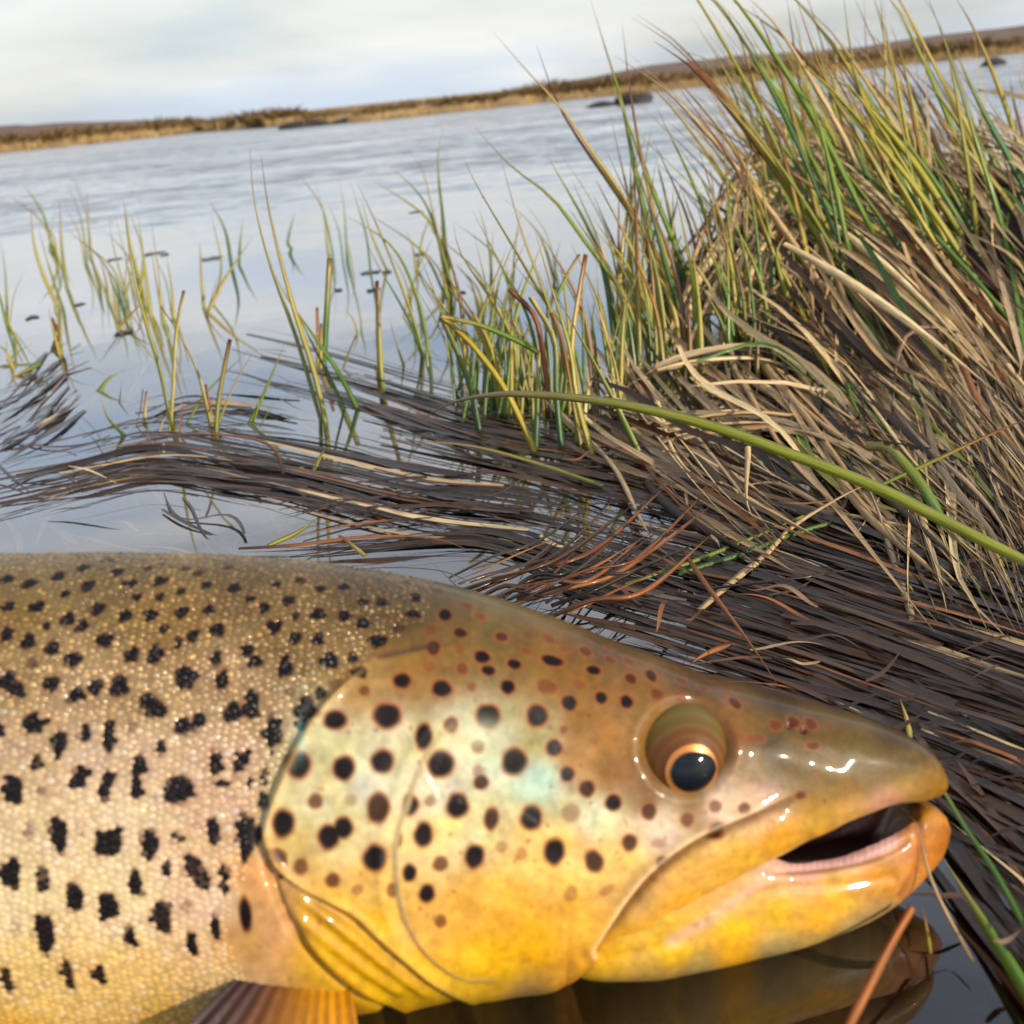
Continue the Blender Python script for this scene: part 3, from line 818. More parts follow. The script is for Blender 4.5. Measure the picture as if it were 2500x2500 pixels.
# ---- lower jaw
JX = np.concatenate([np.linspace(1330, 2270, 230)[:-1], 2270 + 50 * np.sin(np.linspace(0, math.pi / 2, 30))])
JTOP = [(1330, 2260), (1500, 2120), (1700, 2050), (1780, 2015), (1835, 2010), (1872, 2052), (2005, 2046), (2086, 2022), (2157, 1996), (2205, 1970), (2243, 1958), (2275, 1962), (2300, 1985), (2320, 2025)]
JBOT = [(1330, 2310), (1420, 2345), (1578, 2360), (1767, 2336), (1959, 2292), (2110, 2240), (2191, 2194), (2254, 2136), (2294, 2095), (2312, 2055), (2320, 2030)]
JWID = [(1330, 13.0), (1420, 17.4), (1470, 18.6), (1600, 17.2), (1850, 13.4), (2000, 11.2), (2150, 8.4), (2230, 6.2), (2280, 4.0), (2305, 2.2), (2320, .4)]
one = np.ones(len(JX))
B = loft(JX, sprof(JTOP, JX), sprof(JBOT, JX), sprof(JWID, JX) * 1e-3, one * 3.6, one * 2.3, one * 0.34, 150)
# hollow floor of the mouth
wj = (sprof(JWID, JX) * 1e-3)[:, None]
hol = np.clip(1 - (B[..., 2] / (wj * 0.78)) ** 2, 0, 1) * (np.arange(150)[None, :] < 60)
B[..., 1] -= 0.006 * np.sqrt(hol) * (smooth(1500, 1700, JX) * (1 - smooth(2130, 2230, JX)))[:, None]
BX, BY = fish_px(B)
NB = normals(B)
jd = np.zeros(BX.shape)
gum = curve([(1880, 2128), (1980, 2122), (2080, 2108), (2160, 2085), (2215, 2055)], 5)
g1, g2, g3, g4 = seg_dist(BX, BY, gum)
jd -= 0.0005 * np.exp(-(g1 / 8.0) ** 2)
f1, _, _, _ = seg_dist(BX, BY, curve([(1480, 2345), (1650, 2300), (1800, 2215), (1900, 2172), (2050, 2160), (2180, 2140)], 5))
jd -= 0.0004 * np.exp(-(f1 / 14.0) ** 2)
f2, _, _, _ = seg_dist(BX, BY, curve([(2235, 1995), (2250, 2060), (2240, 2120), (2200, 2190)], 5))
jd -= 0.0005 * np.exp(-(f2 / 10.0) ** 2)
B = B + NB * jd[..., None]
B[..., 2] = np.where(np.arange(150)[None, :] % 149 == 0, 0, np.maximum(B[..., 2], 0))
JP = np.array([(1480,2350,238,190,34),(1650,2330,242,196,24),(1600,2400,206,172,90),(1800,2340,232,178,40),(1800,2260,248,198,14),(1900,2220,248,200,12),(2050,2190,248,198,12),(2150,2150,236,168,12),(1800,2200,232,180,110),(1900,2160,226,182,120),(2050,2140,222,176,70),(2150,2110,212,160,70),
   (1900,2115,222,176,160),(1980,2105,222,172,166),(2060,2095,222,176,170),(2140,2065,216,170,160),(2200,2035,212,150,96),(2000,2250,240,184,40),(2000,2310,196,172,110),(2150,2240,206,172,110),(2230,2170,206,148,80),(2260,2100,212,146,66),(2290,2040,212,146,66),(2280,1990,214,156,60),(2320,2060,206,130,44),
   (1900,2332,196,176,124),(1900,2356,150,136,106),(1700,2376,196,172,110),(1700,2398,140,122,96),(2100,2272,196,174,124),(1500,2405,190,160,90),(2060,2310,150,136,106),(2170,2250,170,150,120),(1600,2415,150,128,96)], float)
sv = (PIG, PIGC)
PIG, PIGC = JP, deep(JP[:, 2:5])
jc = pigment(BX, BY).reshape(-1, 3)
PIG, PIGC = sv
pk = (np.where(g2 < 0, 1.0, -1.0) * g1)
pk = (smooth(-6, 4, pk) * (1 - smooth(30, 60, g1)) * smooth(1860, 1930, BX) * (1 - smooth(2170, 2215, BX))).ravel()[:, None]
pinkc = lin((206, 158, 150)) * (1 + .12 * np.sin(BX.ravel() * .38))[:, None]
jc = jc * (1 - pk) + pinkc * .75 * pk
w = np.exp(-(g1.ravel() / 7.0) ** 2)[:, None] * .35
jc = jc * (1 - w) + lin((150, 105, 80)) * w
w = (np.exp(-(seg_dist(BX, BY, curve([(1905, 2125), (1840, 2165), (1740, 2240), (1640, 2300)], 5))[0] / 16.0) ** 2) * .8).ravel()[:, None]
jc = jc * (1 - w) + lin((214, 168, 138)) * .8 * w
jc = jc * np.clip(1 + .09 * vnoise(BX * .35, BY, 26, 8) + .07 * vnoise(BX, BY, 14, 9), .7, 1.3).ravel()[:, None]
w = np.exp(-(f2.ravel() / 8.0) ** 2)[:, None] * .5
jc = jc * (1 - w) + lin((130, 72, 38)) * w
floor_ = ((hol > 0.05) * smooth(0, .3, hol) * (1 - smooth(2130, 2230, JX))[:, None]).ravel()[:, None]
jc = jc * (1 - floor_) + lin((64, 30, 26)) * floor_  # mouth floor darkened by colour, as if in shade
V, F, C = closed(B, jc, 3)
jaw = mesh_obj('lower_jaw', V, F, M_SKIN, trout, C)
tag(jaw, 'hooked yellow lower jaw with pink gum')

# ---- eyes
def eye_mats():
    m, n, l, b = mat_new('eyeball_skin')
    at = n.new('ShaderNodeAttribute'); at.attribute_name = 'col'
    l.new(at.outputs['Color'], b.inputs['Base Color'])
    b.inputs['Roughness'].default_value = .4; b.inputs['Specular IOR Level'].default_value = .2; b.inputs['Coat Weight'].default_value = .22; b.inputs['Coat Roughness'].default_value = .03
    m2, n, l, b = mat_new('iris_gold')
    at = n.new('ShaderNodeAttribute'); at.attribute_name = 'col'
    l.new(at.outputs['Color'], b.inputs['Base Color'])
    b.inputs['Metallic'].default_value = .45; b.inputs['Roughness'].default_value = .35; b.inputs['Coat Weight'].default_value = 1; b.inputs['Coat Roughness'].default_value = .02
    m3, n, l, b = mat_new('pupil_black')
    nz = n.new('ShaderNodeTexNoise'); nz.inputs['Scale'].default_value = 300
    rp = n.new('ShaderNodeValToRGB'); rp.color_ramp.elements[0].color = (.002, .003, .005, 1); rp.color_ramp.elements[1].color = (.006, .009, .014, 1)
    l.new(nz.outputs['Fac'], rp.inputs[0]); l.new(rp.outputs[0], b.inputs['Base Color'])
    b.inputs['Roughness'].default_value = .06; b.inputs['IOR'].default_value = 1.42
    return m, m2, m3
ME, MI, MPU = eye_mats()
i, j = surf_lookup(*EYE)
RE = 0.0098
sgrid = A0[i, j]
ec = sgrid + np.array([0, 0, -(RE - 0.0026)])
ec = sgrid - NN[i, j] * (RE - 0.0010)
def eye(sgn, label):
    c = ec * np.array([1, 1, sgn])
    # aim: towards the surface point that shows the pupil
    def aim(px, py):
        d0 = np.array([(px - 1250) / FPX, -(py - 1250) / FPX, -1.0])          # ray in the fish frame, width axis points at the lens
        o = np.array([0, 0, D]) - ec
        a_, b_, c_ = d0 @ d0, 2 * o @ d0, o @ o - RE ** 2
        t = (-b_ - math.sqrt(max(b_ * b_ - 4 * a_ * c_, 0))) / (2 * a_)
        v = o + d0 * t
        return v / np.linalg.norm(v) * np.array([1, 1, sgn])
    z = aim(1692, 1886)
    x = np.array([1.0, 0, 0]); x = x - (x @ z) * z; x /= np.linalg.norm(x)
    y = np.cross(z, x) * sgn
    def cap(rad, amax, na, nr, shape=None, bulge=0.0, colf=None):
        al = np.linspace(0, 1, nr)
        ph = np.linspace(0, 2 * math.pi, na, endpoint=False)
        AL, PH = np.meshgrid(al, ph, indexing='ij')
        am = amax * (shape(PH) if shape is not None else 1.0)
        a = AL * am
        r = rad + bulge * (1 - AL ** 2)
        v = c + (r * np.sin(a) * np.cos(PH))[..., None] * x + (r * np.sin(a) * np.sin(PH))[..., None] * y + (r * np.cos(a))[..., None] * z
        col = colf(AL, PH) if colf else np.full(v.shape, .05)
        return fish_world(v).reshape(-1, 3), grid_faces(nr, na, wrap=True), col.reshape(-1, 3)
    def skincol(AL, PH):
        a = AL * math.pi
        k = smooth(.6, 1.0, a)[..., None]
        up = (np.sin(PH) > 0)[..., None]
        brown, olive, pale = lin((90, 50, 13)), lin((90, 74, 32)), lin((112, 92, 52))
        col = brown * (1 - k) + olive * k
        rings = (np.exp(-((a - .78) / .04) ** 2) + np.exp(-((a - 1.02) / .04) ** 2) + np.exp(-((a - .6) / .03) ** 2))[..., None]
        col = col * (1 - .25 * rings) + pale * .3 * rings
        side = smooth(.2, .9, -np.cos(PH))[..., None] * (1 - smooth(.5, .95, a))[..., None]
        return col * (1 - .6 * side) + lin((84, 44, 14)) * .6 * side
    def goldcol(AL, PH):
        k = smooth(.55, 1.0, AL)[..., None]
        return lin((176, 112, 40)) * (1 - k) + lin((186, 116, 40)) * k
    V, F, Cc = cap(RE, math.pi, 96, 90, colf=skincol)
    e = mesh_obj('eye', V, F, ME, trout, Cc)
    tag(e, label)
    # folds of the lid-like rim round the eyeball
    ir = .455
    V, F, Cc = cap(RE + .00018, ir, 64, 24, colf=goldcol)
    mesh_obj('iris', V, F, MI, e, Cc, origin=base)
    V, F, Cc = cap(RE + .00036, .365, 64, 20, shape=lambda p: 1 + .16 * np.clip(np.cos(p - .25 * sgn), 0, 1) ** 4 - .06 * np.abs(np.sin(p)), bulge=.0004)
    mesh_obj('pupil', V, F, MPU, e, Cc, origin=base)
eye(1, 'dark eye with a thin gold ring, rolled downwards')
eye(-1, 'dark eye on the far side of the head')

# ---- scales: small domed plates over the body behind the gill cover
SCEDGE = curve([(1230, 1420), (1120, 1450), (1060, 1500), (1000, 1535), (930, 1585), (885, 1632), (800, 1695), (738, 1775), (700, 1850), (664, 1930), (632, 2020), (618, 2100), (590, 2170), (560, 2280), (610, 2400), (640, 2560)], 4)
def scale_mat():
    m, n, l, b = mat_new('trout_scale')
    at = n.new('ShaderNodeAttribute'); at.attribute_name = 'col'
    l.new(at.outputs['Color'], b.inputs['Base Color'])
    b.inputs['Metallic'].default_value = .15
    b.inputs['Roughness'].default_value = .3
    l.new(at.outputs['Alpha'], b.inputs['Coat Weight']); b.inputs['Coat Roughness'].default_value = .10
    b.inputs['Specular IOR Level'].default_value = .3
    return m
M_SCALE = scale_mat()
# lattice on the near surface, by length and by arc
seg = np.linalg.norm(np.diff(A, axis=1), axis=2)
arc = np.concatenate([np.zeros((len(st_x), 1)), np.cumsum(seg, 1)], 1)
cs, cfl, nsc = [], [], 0
dxl, dyl = 0.00116, 0.00052
xl = np.arange((-1250 - 1250) * SC, (1060 - 1250) * SC, dxl)
pos, nrm, tang = [], [], []
for q, xv in enumerate(xl):
    fi = np.interp(xv, (st_x - 1250) * SC, np.arange(len(st_x)))
    i0 = int(fi); t = fi - i0
    ring = A[i0] * (1 - t) + A[min(i0 + 1, len(st_x) - 1)] * t
    rn = NN[i0]
    ra = arc[i0] * (1 - t) + arc[i0 + 1] * t
    s = np.arange((q % 2) * dyl + dyl, ra[-1] * .93, 2 * dyl) 
    s = s + rng.normal(0, .00016, len(s))
    P_ = np.stack([np.interp(s, ra, ring[:, k]) for k in range(3)], -1)
    P_[:, 0] += rng.normal(0, .00020, len(s))
    N_ = np.stack([np.interp(s, ra, rn[:, k]) for k in range(3)], -1)
    pos.append(P_); nrm.append(N_)
pos = np.concatenate(pos); nrm = np.concatenate(nrm)
nrm /= np.linalg.norm(nrm, axis=1)[:, None]
spx, spy = fish_px(pos)
sdist, sside, _, _ = seg_dist(spx, spy, SCEDGE)
keep = (sside > 0) & (sdist > 3)
pos, nrm, spx, spy, sdist = pos[keep], nrm[keep], spx[keep], spy[keep], sdist[keep]
sb, sh_ = spot_fields(BS, pos, 0.16, 0.06)
pc = pigment(spx, spy)
dk = np.clip(sb + rng.normal(0, .09, len(pos)) * (sb > .05) * (sb < .97), 0, 1)
dk = smooth(.18, .72, dk)
gold = (rng.random(len(pos)) < .2) * (1 - smooth(1560, 1800, spy))  # random upper scales brightened in colour to read as sun glints
light = np.clip(1.04 + rng.normal(0, .2, len(pos)) * (1 - .55 * smooth(1600, 1950, spy)), .6, 1.7)
flank = smooth(1550, 1850, spy)
pearl = (rng.random(len(pos)) < .12 * flank)[:, None]
scol = pc * (light + .8 * gold)[:, None]
scol = np.where(pearl, scol * .7 + lin((210, 200, 190)) * .3, scol)
scol = scol * (1 - .35 * sh_[:, None]) + HALO_B * .35 * sh_[:, None]
scol = scol * (1 - dk[:, None]) + SPOT * (1 + .5 * rng.random((len(pos), 1))) * dk[:, None]
tx = np.zeros_like(pos); tx[:, 0] = 1
tx = tx - (tx * nrm).sum(1)[:, None] * nrm; tx /= np.linalg.norm(tx, axis=1)[:, None]
ty = np.cross(nrm, tx)
# individual tilt
tl = rng.normal(0, 1, (len(pos), 2)) * (.21 - .12 * smooth(1600, 1950, spy))[:, None]
tl[:, 0] += .05
n2 = nrm + tx * tl[:, :1] * -1 + ty * tl[:, 1:]; n2 /= np.linalg.norm(n2, axis=1)[:, None]
tx = tx - (tx * n2).sum(1)[:, None] * n2; tx /= np.linalg.norm(tx, axis=1)[:, None]
ty = np.cross(n2, tx)
size = np.clip(.6 + sdist / 120.0, .6, 1.0) * (.74 + .28 * smooth(1500, 1900, spy)) * (1 + rng.normal(0, .12, len(pos)))
K = 9
an = np.linspace(0, 2 * math.pi, K, endpoint=False)
rx_, ry_ = .00072, .00056
rim = [pos + tx * (rx_ * size * math.cos(a))[:, None] + ty * (ry_ * size * math.sin(a))[:, None] - n2 * .00010 for a in an]
mid_ = [pos + tx * (rx_ * .55 * size * math.cos(a))[:, None] + ty * (ry_ * .55 * size * math.sin(a))[:, None] + n2 * (.00016 * size * (1 - .5 * smooth(1600, 1950, spy)))[:, None] for a in an]
dome = (1 - .5 * smooth(1600, 1950, spy)) * size
ctr = pos + n2 * (.00024 * dome)[:, None]
SV = np.stack(rim + mid_ + [ctr], 1)
ns = len(pos)
SCc = np.repeat(scol[:, None], 2 * K + 1, 1)
SCc[:, :K] *= .8
al_ = np.clip(.25 + .75 * (1 - smooth(1560, 1900, spy)), 0, 1) * (1 - .8 * dk)
SCc = np.concatenate([SCc, np.repeat(al_[:, None, None], 2 * K + 1, 1)], -1)
k = np.arange(K); k2 = (k + 1) % K
q1 = np.stack([k, k2, K + k2, K + k], -1)
t1 = np.stack([K + k, K + k2, np.full(K, 2 * K)], -1)
off = (np.arange(ns) * (2 * K + 1))[:, None, None]
Vn = fish_world(SV).reshape(-1, 3)
mir = SV.copy(); mir[..., 2] *= -1
Vf = fish_world(mir).reshape(-1, 3)[:0]
o = mesh_obj('scales', Vn, [(q1[None] + off).reshape(-1, 4), (t1[None] + off).reshape(-1, 3)], M_SCALE, trout, SCc.reshape(-1, 4))
tag(o, 'small glinting gold scales, dark where the spots are', kind='stuff')
# far flank: the same scales mirrored, one in two
sel = np.arange(0, ns, 2)
Vf = fish_world(mir[sel]).reshape(-1, 3)
off = (np.arange(len(sel)) * (2 * K + 1))[:, None, None]
o = mesh_obj('scales', Vf, [(q1[None, :, ::-1] + off).reshape(-1, 4), (t1[None, :, ::-1] + off).reshape(-1, 3)], M_SCALE, trout, SCc[sel].reshape(-1, 4))
tag(o, 'small gold scales on the far flank', kind='stuff')

# ---- pectoral fin, tail fin, dorsal fin
def fin(name, root, tips, cols, nr, lift, thick=.0006, label=None, ray_cols=None):
    """root: two fish-frame points; tips: list of fish-frame points; rays fan from root to tips"""
    r0, r1 = np.array(root[0]), np.array(root[1])
    tips = np.array(tips, float)
    m = 8 * nr + 1
    tt = np.linspace(0, 1, m)
    Rr = r0 + (r1 - r0) * tt[:, None]
    ti = np.linspace(0, len(tips) - 1, m)
    Tp = np.stack([np.interp(ti, np.arange(len(tips)), tips[:, k]) for k in range(3)], -1)
    u = np.linspace(0, 1, 26)
    G = Rr[None] * (1 - u[:, None, None]) + Tp[None] * u[:, None, None]
    n = np.cross(Tp[m // 2] - Rr[m // 2], r1 - r0); n /= np.linalg.norm(n) + 1e-12
    if n[2] < 0: n = -n
    wave = np.cos(tt * nr * 2 * math.pi + 1.2 * np.sin(tt * 9)) * .00022
    G = G + n * (wave[None, :, None] * (0.4 + u[:, None, None]) + lift * np.sin(u * math.pi * .6)[:, None, None])
    Gb = G - n * thick
    Vv = np.concatenate([fish_world(G).reshape(-1, 3), fish_world(Gb).reshape(-1, 3)])
    f = grid_faces(26, m); nn = 26 * m
    e = []
    for a in range(25):
        e += [[a * m, a * m + nn, (a + 1) * m + nn, (a + 1) * m], [a * m + m - 1, (a + 1) * m + m - 1, (a + 1) * m + m - 1 + nn, a * m + m - 1 + nn]]
    for b in range(m - 1):
        e += [[b, b + 1, b + 1 + nn, b + nn], [25 * m + b, 25 * m + b + nn, 25 * m + b + 1 + nn, 25 * m + b + 1]]
    cc = np.array(cols, float); ci = np.linspace(0, 1, len(cc))
    Cv = np.stack([np.interp(tt, ci, cc[:, k]) for k in range(3)], -1)
    Cg = np.repeat(Cv[None], 26, 0) * (1 + .18 * np.cos(tt * nr * 2 * math.pi))[None, :, None]
    Cg = np.concatenate([Cg.reshape(-1, 3)] * 2)
    o = mesh_obj(name, Vv, np.concatenate([f, f[:, ::-1] + nn, np.array(e)]), M_SKIN, trout, Cg)
    if label: tag(o, label)
    return o
def fp(px, py, wdt):
    d = D - wdt
    return ((px - 1250) / FPX * d, -(py - 1250) / FPX * d, wdt)
fin('pectoral_fin', (fp(620, 2345, .0225), fp(850, 2380, .0190)),
    [fp(360, 2600, .0325), fp(480, 2690, .033), fp(620, 2740, .0335), fp(760, 2760, .033), fp(890, 2690, .029)],
    [lin((40, 24, 22)), lin((58, 34, 26)), lin((104, 62, 20)), lin((146, 96, 14)), lin((176, 118, 14)), lin((160, 104, 14))], 11, .003, label='folded amber pectoral fin with shade painted on its leading rays')  # first tones hold the shade the body throws on the fin
fin('tail_fin', (((-4150 - 1250) * SC, -(1700 - 1250) * SC, 0), ((-4150 - 1250) * SC, -(2060 - 1250) * SC, 0)),
    [((-5250 - 1250) * SC, -(1350 - 1250) * SC, 0), ((-4980 - 1250) * SC, -(1700 - 1250) * SC, 0), ((-4900 - 1250) * SC, -(1900 - 1250) * SC, 0), ((-4980 - 1250) * SC, -(2100 - 1250) * SC, 0), ((-5250 - 1250) * SC, -(2450 - 1250) * SC, 0)],
    [lin((90, 66, 36))] * 2 + [lin((110, 80, 40))], 14, 0)
fin('dorsal_fin', (((-400 - 1250) * SC, -(1370 - 1250) * SC, 0), ((-1300 - 1250) * SC, -(1425 - 1250) * SC, 0)),
    [((-950 - 1250) * SC, -(1000 - 1250) * SC, 0), ((-1300 - 1250) * SC, -(980 - 1250) * SC, 0), ((-1750 - 1250) * SC, -(1250 - 1250) * SC, 0)],
    [lin((120, 92, 46))] * 3, 11, 0)
# ------------------------------------------------------------------ far bank growth
def tuft_mesh(nb, h, r, colsets, wdt):
    bag = Bag()
    for k in range(nb):
        a = rng.random() * 6.283; rr = r * math.sqrt(rng.random())
        p0 = np.array([rr * math.cos(a), rr * math.sin(a), -0.02])
        hh = h * (0.55 + .6 * rng.random()) * (1 - .35 * (rr / r) ** 2)
        le = rng.normal(0, .25, 2) * hh + .35 * p0[:2]
        p1 = p0 + np.array([le[0] * .35, le[1] * .35, hh * .6]); p2 = p0 + np.array([le[0], le[1], hh])
        c = colsets[rng.integers(len(colsets))]
        bag.add(blade_geo([p0, p1, p2], wdt * (.6 + .8 * rng.random()), [c * .6, c, c * 1.1], n=4, facing=(rng.normal(), rng.normal(), .1), solid=False, rnd=rng.random()))
    return np.concatenate(bag.V), np.concatenate(bag.F), np.concatenate(bag.C), np.concatenate(bag.S)
OCH = [lin(c) for c in ((168, 138, 84), (180, 150, 96), (150, 120, 70), (140, 112, 66))]
BUSH = [lin(c) for c in ((112, 86, 46), (92, 72, 38), (124, 98, 54), (80, 62, 36), (116, 90, 44))]
protos = []
for k in range(5):
    V, F, C, S = tuft_mesh(170, 0.42, 0.34, BUSH, .05)
    o = mesh_obj('moor_shrub', V, F, M_DEAD, None, C, S)
    protos.append(o)
hz = lambda x: 358 - 0.1 * x
nb_ = 0
for k in range(200):
    x = -700 + 3900 * (k + rng.random() * .9) / 200
    y = np.interp(x, SH[:, 0], SH[:, 1])
    P, _ = on_plane(np.array(x), np.array(y))
    dn = P[:2] / np.linalg.norm(P[:2])
    o = protos[k] if k < 5 else protos[k % 5].copy()
    if k >= 5: COL.objects.link(o)
    q = P[:2] + dn * (1.2 + 3.5 * rng.random() ** 1.5)
    dist = np.linalg.norm(q)
    gap = 0.55 if 700 < x < 1250 else 1.0
    s = dist * (0.0085 + 0.007 * rng.random() ** 1.5) / .42 * (gap ** .5)
    s = min(s, 1.2)
    o.location = (q[0], q[1], .06)
    o.scale = (s * 1.9, s * 1.5, s)
    o.rotation_euler = (0, 0, rng.random() * 6.28)
    tag(o, 'dry brown shrub among the row of shrubs along the far bank', 'shrub', 'dry brown shrubs along the far bank')
bag = Bag()
for k in range(7200):
    x = rng.uniform(-800, 3400)
    y = np.interp(x, SH[:, 0], SH[:, 1])
    P, _ = on_plane(np.array(x), np.array(y))
    dn = P[:2] / np.linalg.norm(P[:2]); dist = np.linalg.norm(P[:2])
    q = np.array([*(P[:2] + dn * rng.uniform(-.1, 2.0)), 0])
    h = dist * rng.uniform(.004, .009)
    c = pick(OCH) * rng.uniform(.8, 1.15)
    l = rng.normal(0, .3, 2) * h
    bag.add(blade_geo([q, q + [l[0] * .4, l[1] * .4, h * .6], q + [l[0], l[1], h]], dist * .0011, [c * .8, c, c * 1.1], n=3, facing=(-dn[0], -dn[1], .3), solid=False, rnd=rng.random()))
o = bag.build('bank_grass', M_DEAD)
tag(o, 'pale ochre grass fringing the far bank', 'grass', kind='stuff')

# peat hags / rocks standing out from the far shore
def lump(label, px, py, wpx, hpx, seed, grass):
    P, d = on_plane(np.array(float(px)), np.array(float(py)))
    w = wpx / FPX * d; h = hpx / FPX * d
    nu, nv = 28, 14
    u = np.linspace(0, 2 * math.pi, nu, endpoint=False); v = np.linspace(0, 1, nv)
    r2 = np.random.default_rng(seed)
    ph = r2.random(12) * 6.28
    U_, V_ = np.meshgrid(u, v, indexing='ij')
    rad = 1 + .22 * np.sin(2 * U_ + ph[0]) + .14 * np.sin(3 * U_ + ph[1] + 2 * V_) + .1 * np.sin(5 * U_ + ph[2] - 3 * V_) + .06 * np.sin(9 * U_ + ph[3] + 7 * V_)
    rr = np.sqrt(np.clip(1 - V_ ** 2.4, 0, 1)) * rad
    x = rr * np.cos(U_) * w / 2; y = rr * np.sin(U_) * w * .32
    z = h * (V_ * (1 + .25 * np.sin(2 * U_ + ph[4]) + .15 * np.sin(4 * U_ + ph[5]))) - .03 * (1 - V_)
    Vv = np.stack([x, y, z], -1).reshape(-1, 3) + P
    root = thing('peat_lump', label, 'peat lump', (P[0], P[1], 0))
    mesh_obj('lump', Vv, grid_faces(nu, nv)[:0].tolist() or np.array([[i * nv + j, ((i + 1) % nu) * nv + j, ((i + 1) % nu) * nv + j + 1, i * nv + j + 1] for i in range(nu) for j in range(nv - 1)]),
             M_PEAT, root)
    if grass:
        b = Bag()
        for k in range(grass):
            a = r2.random() * 6.28; q = P + np.array([math.cos(a) * w * .32 * r2.random(), math.sin(a) * w * .2 * r2.random(), h * .75])
            hh = h * r2.uniform(.3, .8); l = r2.normal(0, .4, 2) * hh
            c = pick(OCH) * .8
            b.add(blade_geo([q, q + [l[0] * .3, l[1] * .3, hh * .6], q + [l[0], l[1], hh * .9]], w * .02, [c * .6, c, c], n=4, facing=(0, -1, .2), solid=False, rnd=r2.random()))
        g = b.build('grass_cap', M_DEAD, root); tag(g, None, kind='stuff')
M_PEAT = plain_mat('wet_peat', (0.018, 0.013, 0.012), 0.6, .5, 9, .8, .03)
lump('low dark peat lump at the foot of the far bank with straw grass on it', 745, 311, 110, 15, 3, 60)
lump('flat dark peat slab lying beside the straw-topped peat lump', 845, 301, 80, 10, 8, 0)
lump('dark peat hag with a grass cap standing out in the lake', 1545, 252, 120, 24, 5, 160)
lump('thin dark peat spit trailing from the grass-capped hag', 1470, 260, 70, 9, 11, 0)
lump('dark boulder-like peat lump breaking the water past the tussock', 2425, 160, 80, 14, 13, 0)
lump('small dark peat lump on the shore past the tussock', 2380, 138, 55, 16, 17, 30)

# ------------------------------------------------------------------ grass shoots standing in the water
K32 = 2500 / 1932.0
def standing(pts, wpx, sch, parent, lean=0.0, blunt=False, depth=None, mat=None, twist=None, name='blade', sink=.02, base_on_water=True, n=16):
    """blade traced in the 1932-pixel view; its foot stands on the water plane, the rest rises at about that distance"""
    p = np.array(pts, float) * K32
    if depth is None:
        _, d0 = on_plane(p[0, 0], p[0, 1]); d0 = float(d0)
    else:
        d0 = depth
    L = np.concatenate([[0], np.cumsum(np.hypot(*np.diff(p, axis=0).T))]); L /= L[-1]
    dep = d0 * (1 + lean * L)
    if depth is not None:
        wd = on_plane(p[:, 0], p[:, 1], .003)[1]
        dep = np.where(wd > 0, np.minimum(dep, np.where(wd > 0, wd, 9)), dep)
    P = at_depth(p[:, 0], p[:, 1], dep)
    if depth is None and sink:
        P = np.concatenate([[P[0] - (P[1] - P[0]) / np.linalg.norm(P[1] - P[0]) * sink], P])
    w = wpx * K32 * d0 / FPX
    fac = -Fw + Rt * rng.normal(0, .5) + Up * rng.normal(0, .2)
    m = mat or (M_DEAD if sch in ('t', 'r', 'o') else M_WET if sch == 'b' else M_GREEN)
    g = blade_geo(P, w, scheme(sch), n=n, facing=fac, twist=rng.normal(0, .5) if twist is None else twist, blunt=blunt, rnd=rng.random())
    return mesh_obj(name, *g[:2], m, parent, g[2], g[3])

def shoot(label, blades, name='grass_shoot', cat='grass', group=None):
    p = np.array(blades[0][0][0], float) * K32
    P, _ = on_plane(p[0], p[1])
    root = thing(name, label, cat, tuple(P), group)
    for b in blades:
        kw = b[3] if len(b) > 3 else {}
        standing(b[0], b[1], b[2], root, **kw)
    return root
BL = dict(blunt=True)
shoot('pair of tall slender green blades crossing a shorter one in open water',
      [([(605, 793), (560, 640), (510, 500), (480, 380), (471, 270)], 11, 'gy'), ([(614, 795), (592, 700), (548, 560), (508, 400), (492, 288)], 11, 'gy'),
       ([(675, 772), (640, 705), (600, 645), (540, 560), (520, 520)], 12, 'g'), ([(650, 770), (560, 590), (520, 520)], 6, 'g')])
shoot('short stubby green blade standing alone with a blunt top', [([(720, 742), (715, 640), (711, 530)], 15, 'gy', BL), ([(716, 742), (708, 690)], 8, 'o', BL)])
shoot('blunt green stub beside a short orange stub', [([(610, 690), (616, 600), (622, 487)], 13, 'g', BL), ([(600, 690), (600, 640), (598, 580)], 9, 'o', BL), ([(605, 695), (606, 610)], 8, 'gy', BL), ([(648, 695), (658, 665), (672, 633)], 8, 'gy', BL)])
shoot('forked yellow-green shoot with a tall leaning blade and cut stubs',
      [([(320, 815), (326, 740), (330, 650), (338, 590), (347, 548)], 12, 'y', BL), ([(322, 800), (302, 700), (272, 600), (248, 500), (232, 372)], 9, 'gy'),
       ([(397, 800), (372, 700), (332, 620), (303, 578)], 15, 'gy', BL), ([(330, 815), (322, 770)], 10, 'y', BL), ([(338, 820), (345, 765)], 9, 'o', BL), ([(318, 640), (300, 560), (285, 470)], 6, 'gy')])
shoot('slim green blade with an orange stub at its foot',
      [([(408, 822), (412, 760), (424, 690), (434, 640)], 10, 'gy', BL), ([(402, 800), (394, 760), (388, 725)], 9, 'o', BL), ([(352, 800), (390, 740), (470, 660)], 6, 'g'), ([(405, 815), (445, 720), (480, 660)], 5, 'gy')])
shoot('clump of short straw and green stubs on the weed raft', [([(258, 805), (266, 770), (270, 735)], 13, 'o', BL), ([(272, 800), (276, 738)], 9, 'gy', BL), ([(235, 822), (205, 790), (190, 750)], 9, 'g'), ([(300, 815), (310, 790), (330, 760)], 7, 'y'), ([(225, 760), (230, 720)], 4, 'b')])
shoot('thin pale green blades fanning from one foot', [([(470, 800), (495, 750), (536, 650)], 8, 'g'), ([(490, 805), (510, 770), (525, 745)], 7, 'g'), ([(478, 800), (486, 770), (490, 730)], 5, 'g')])
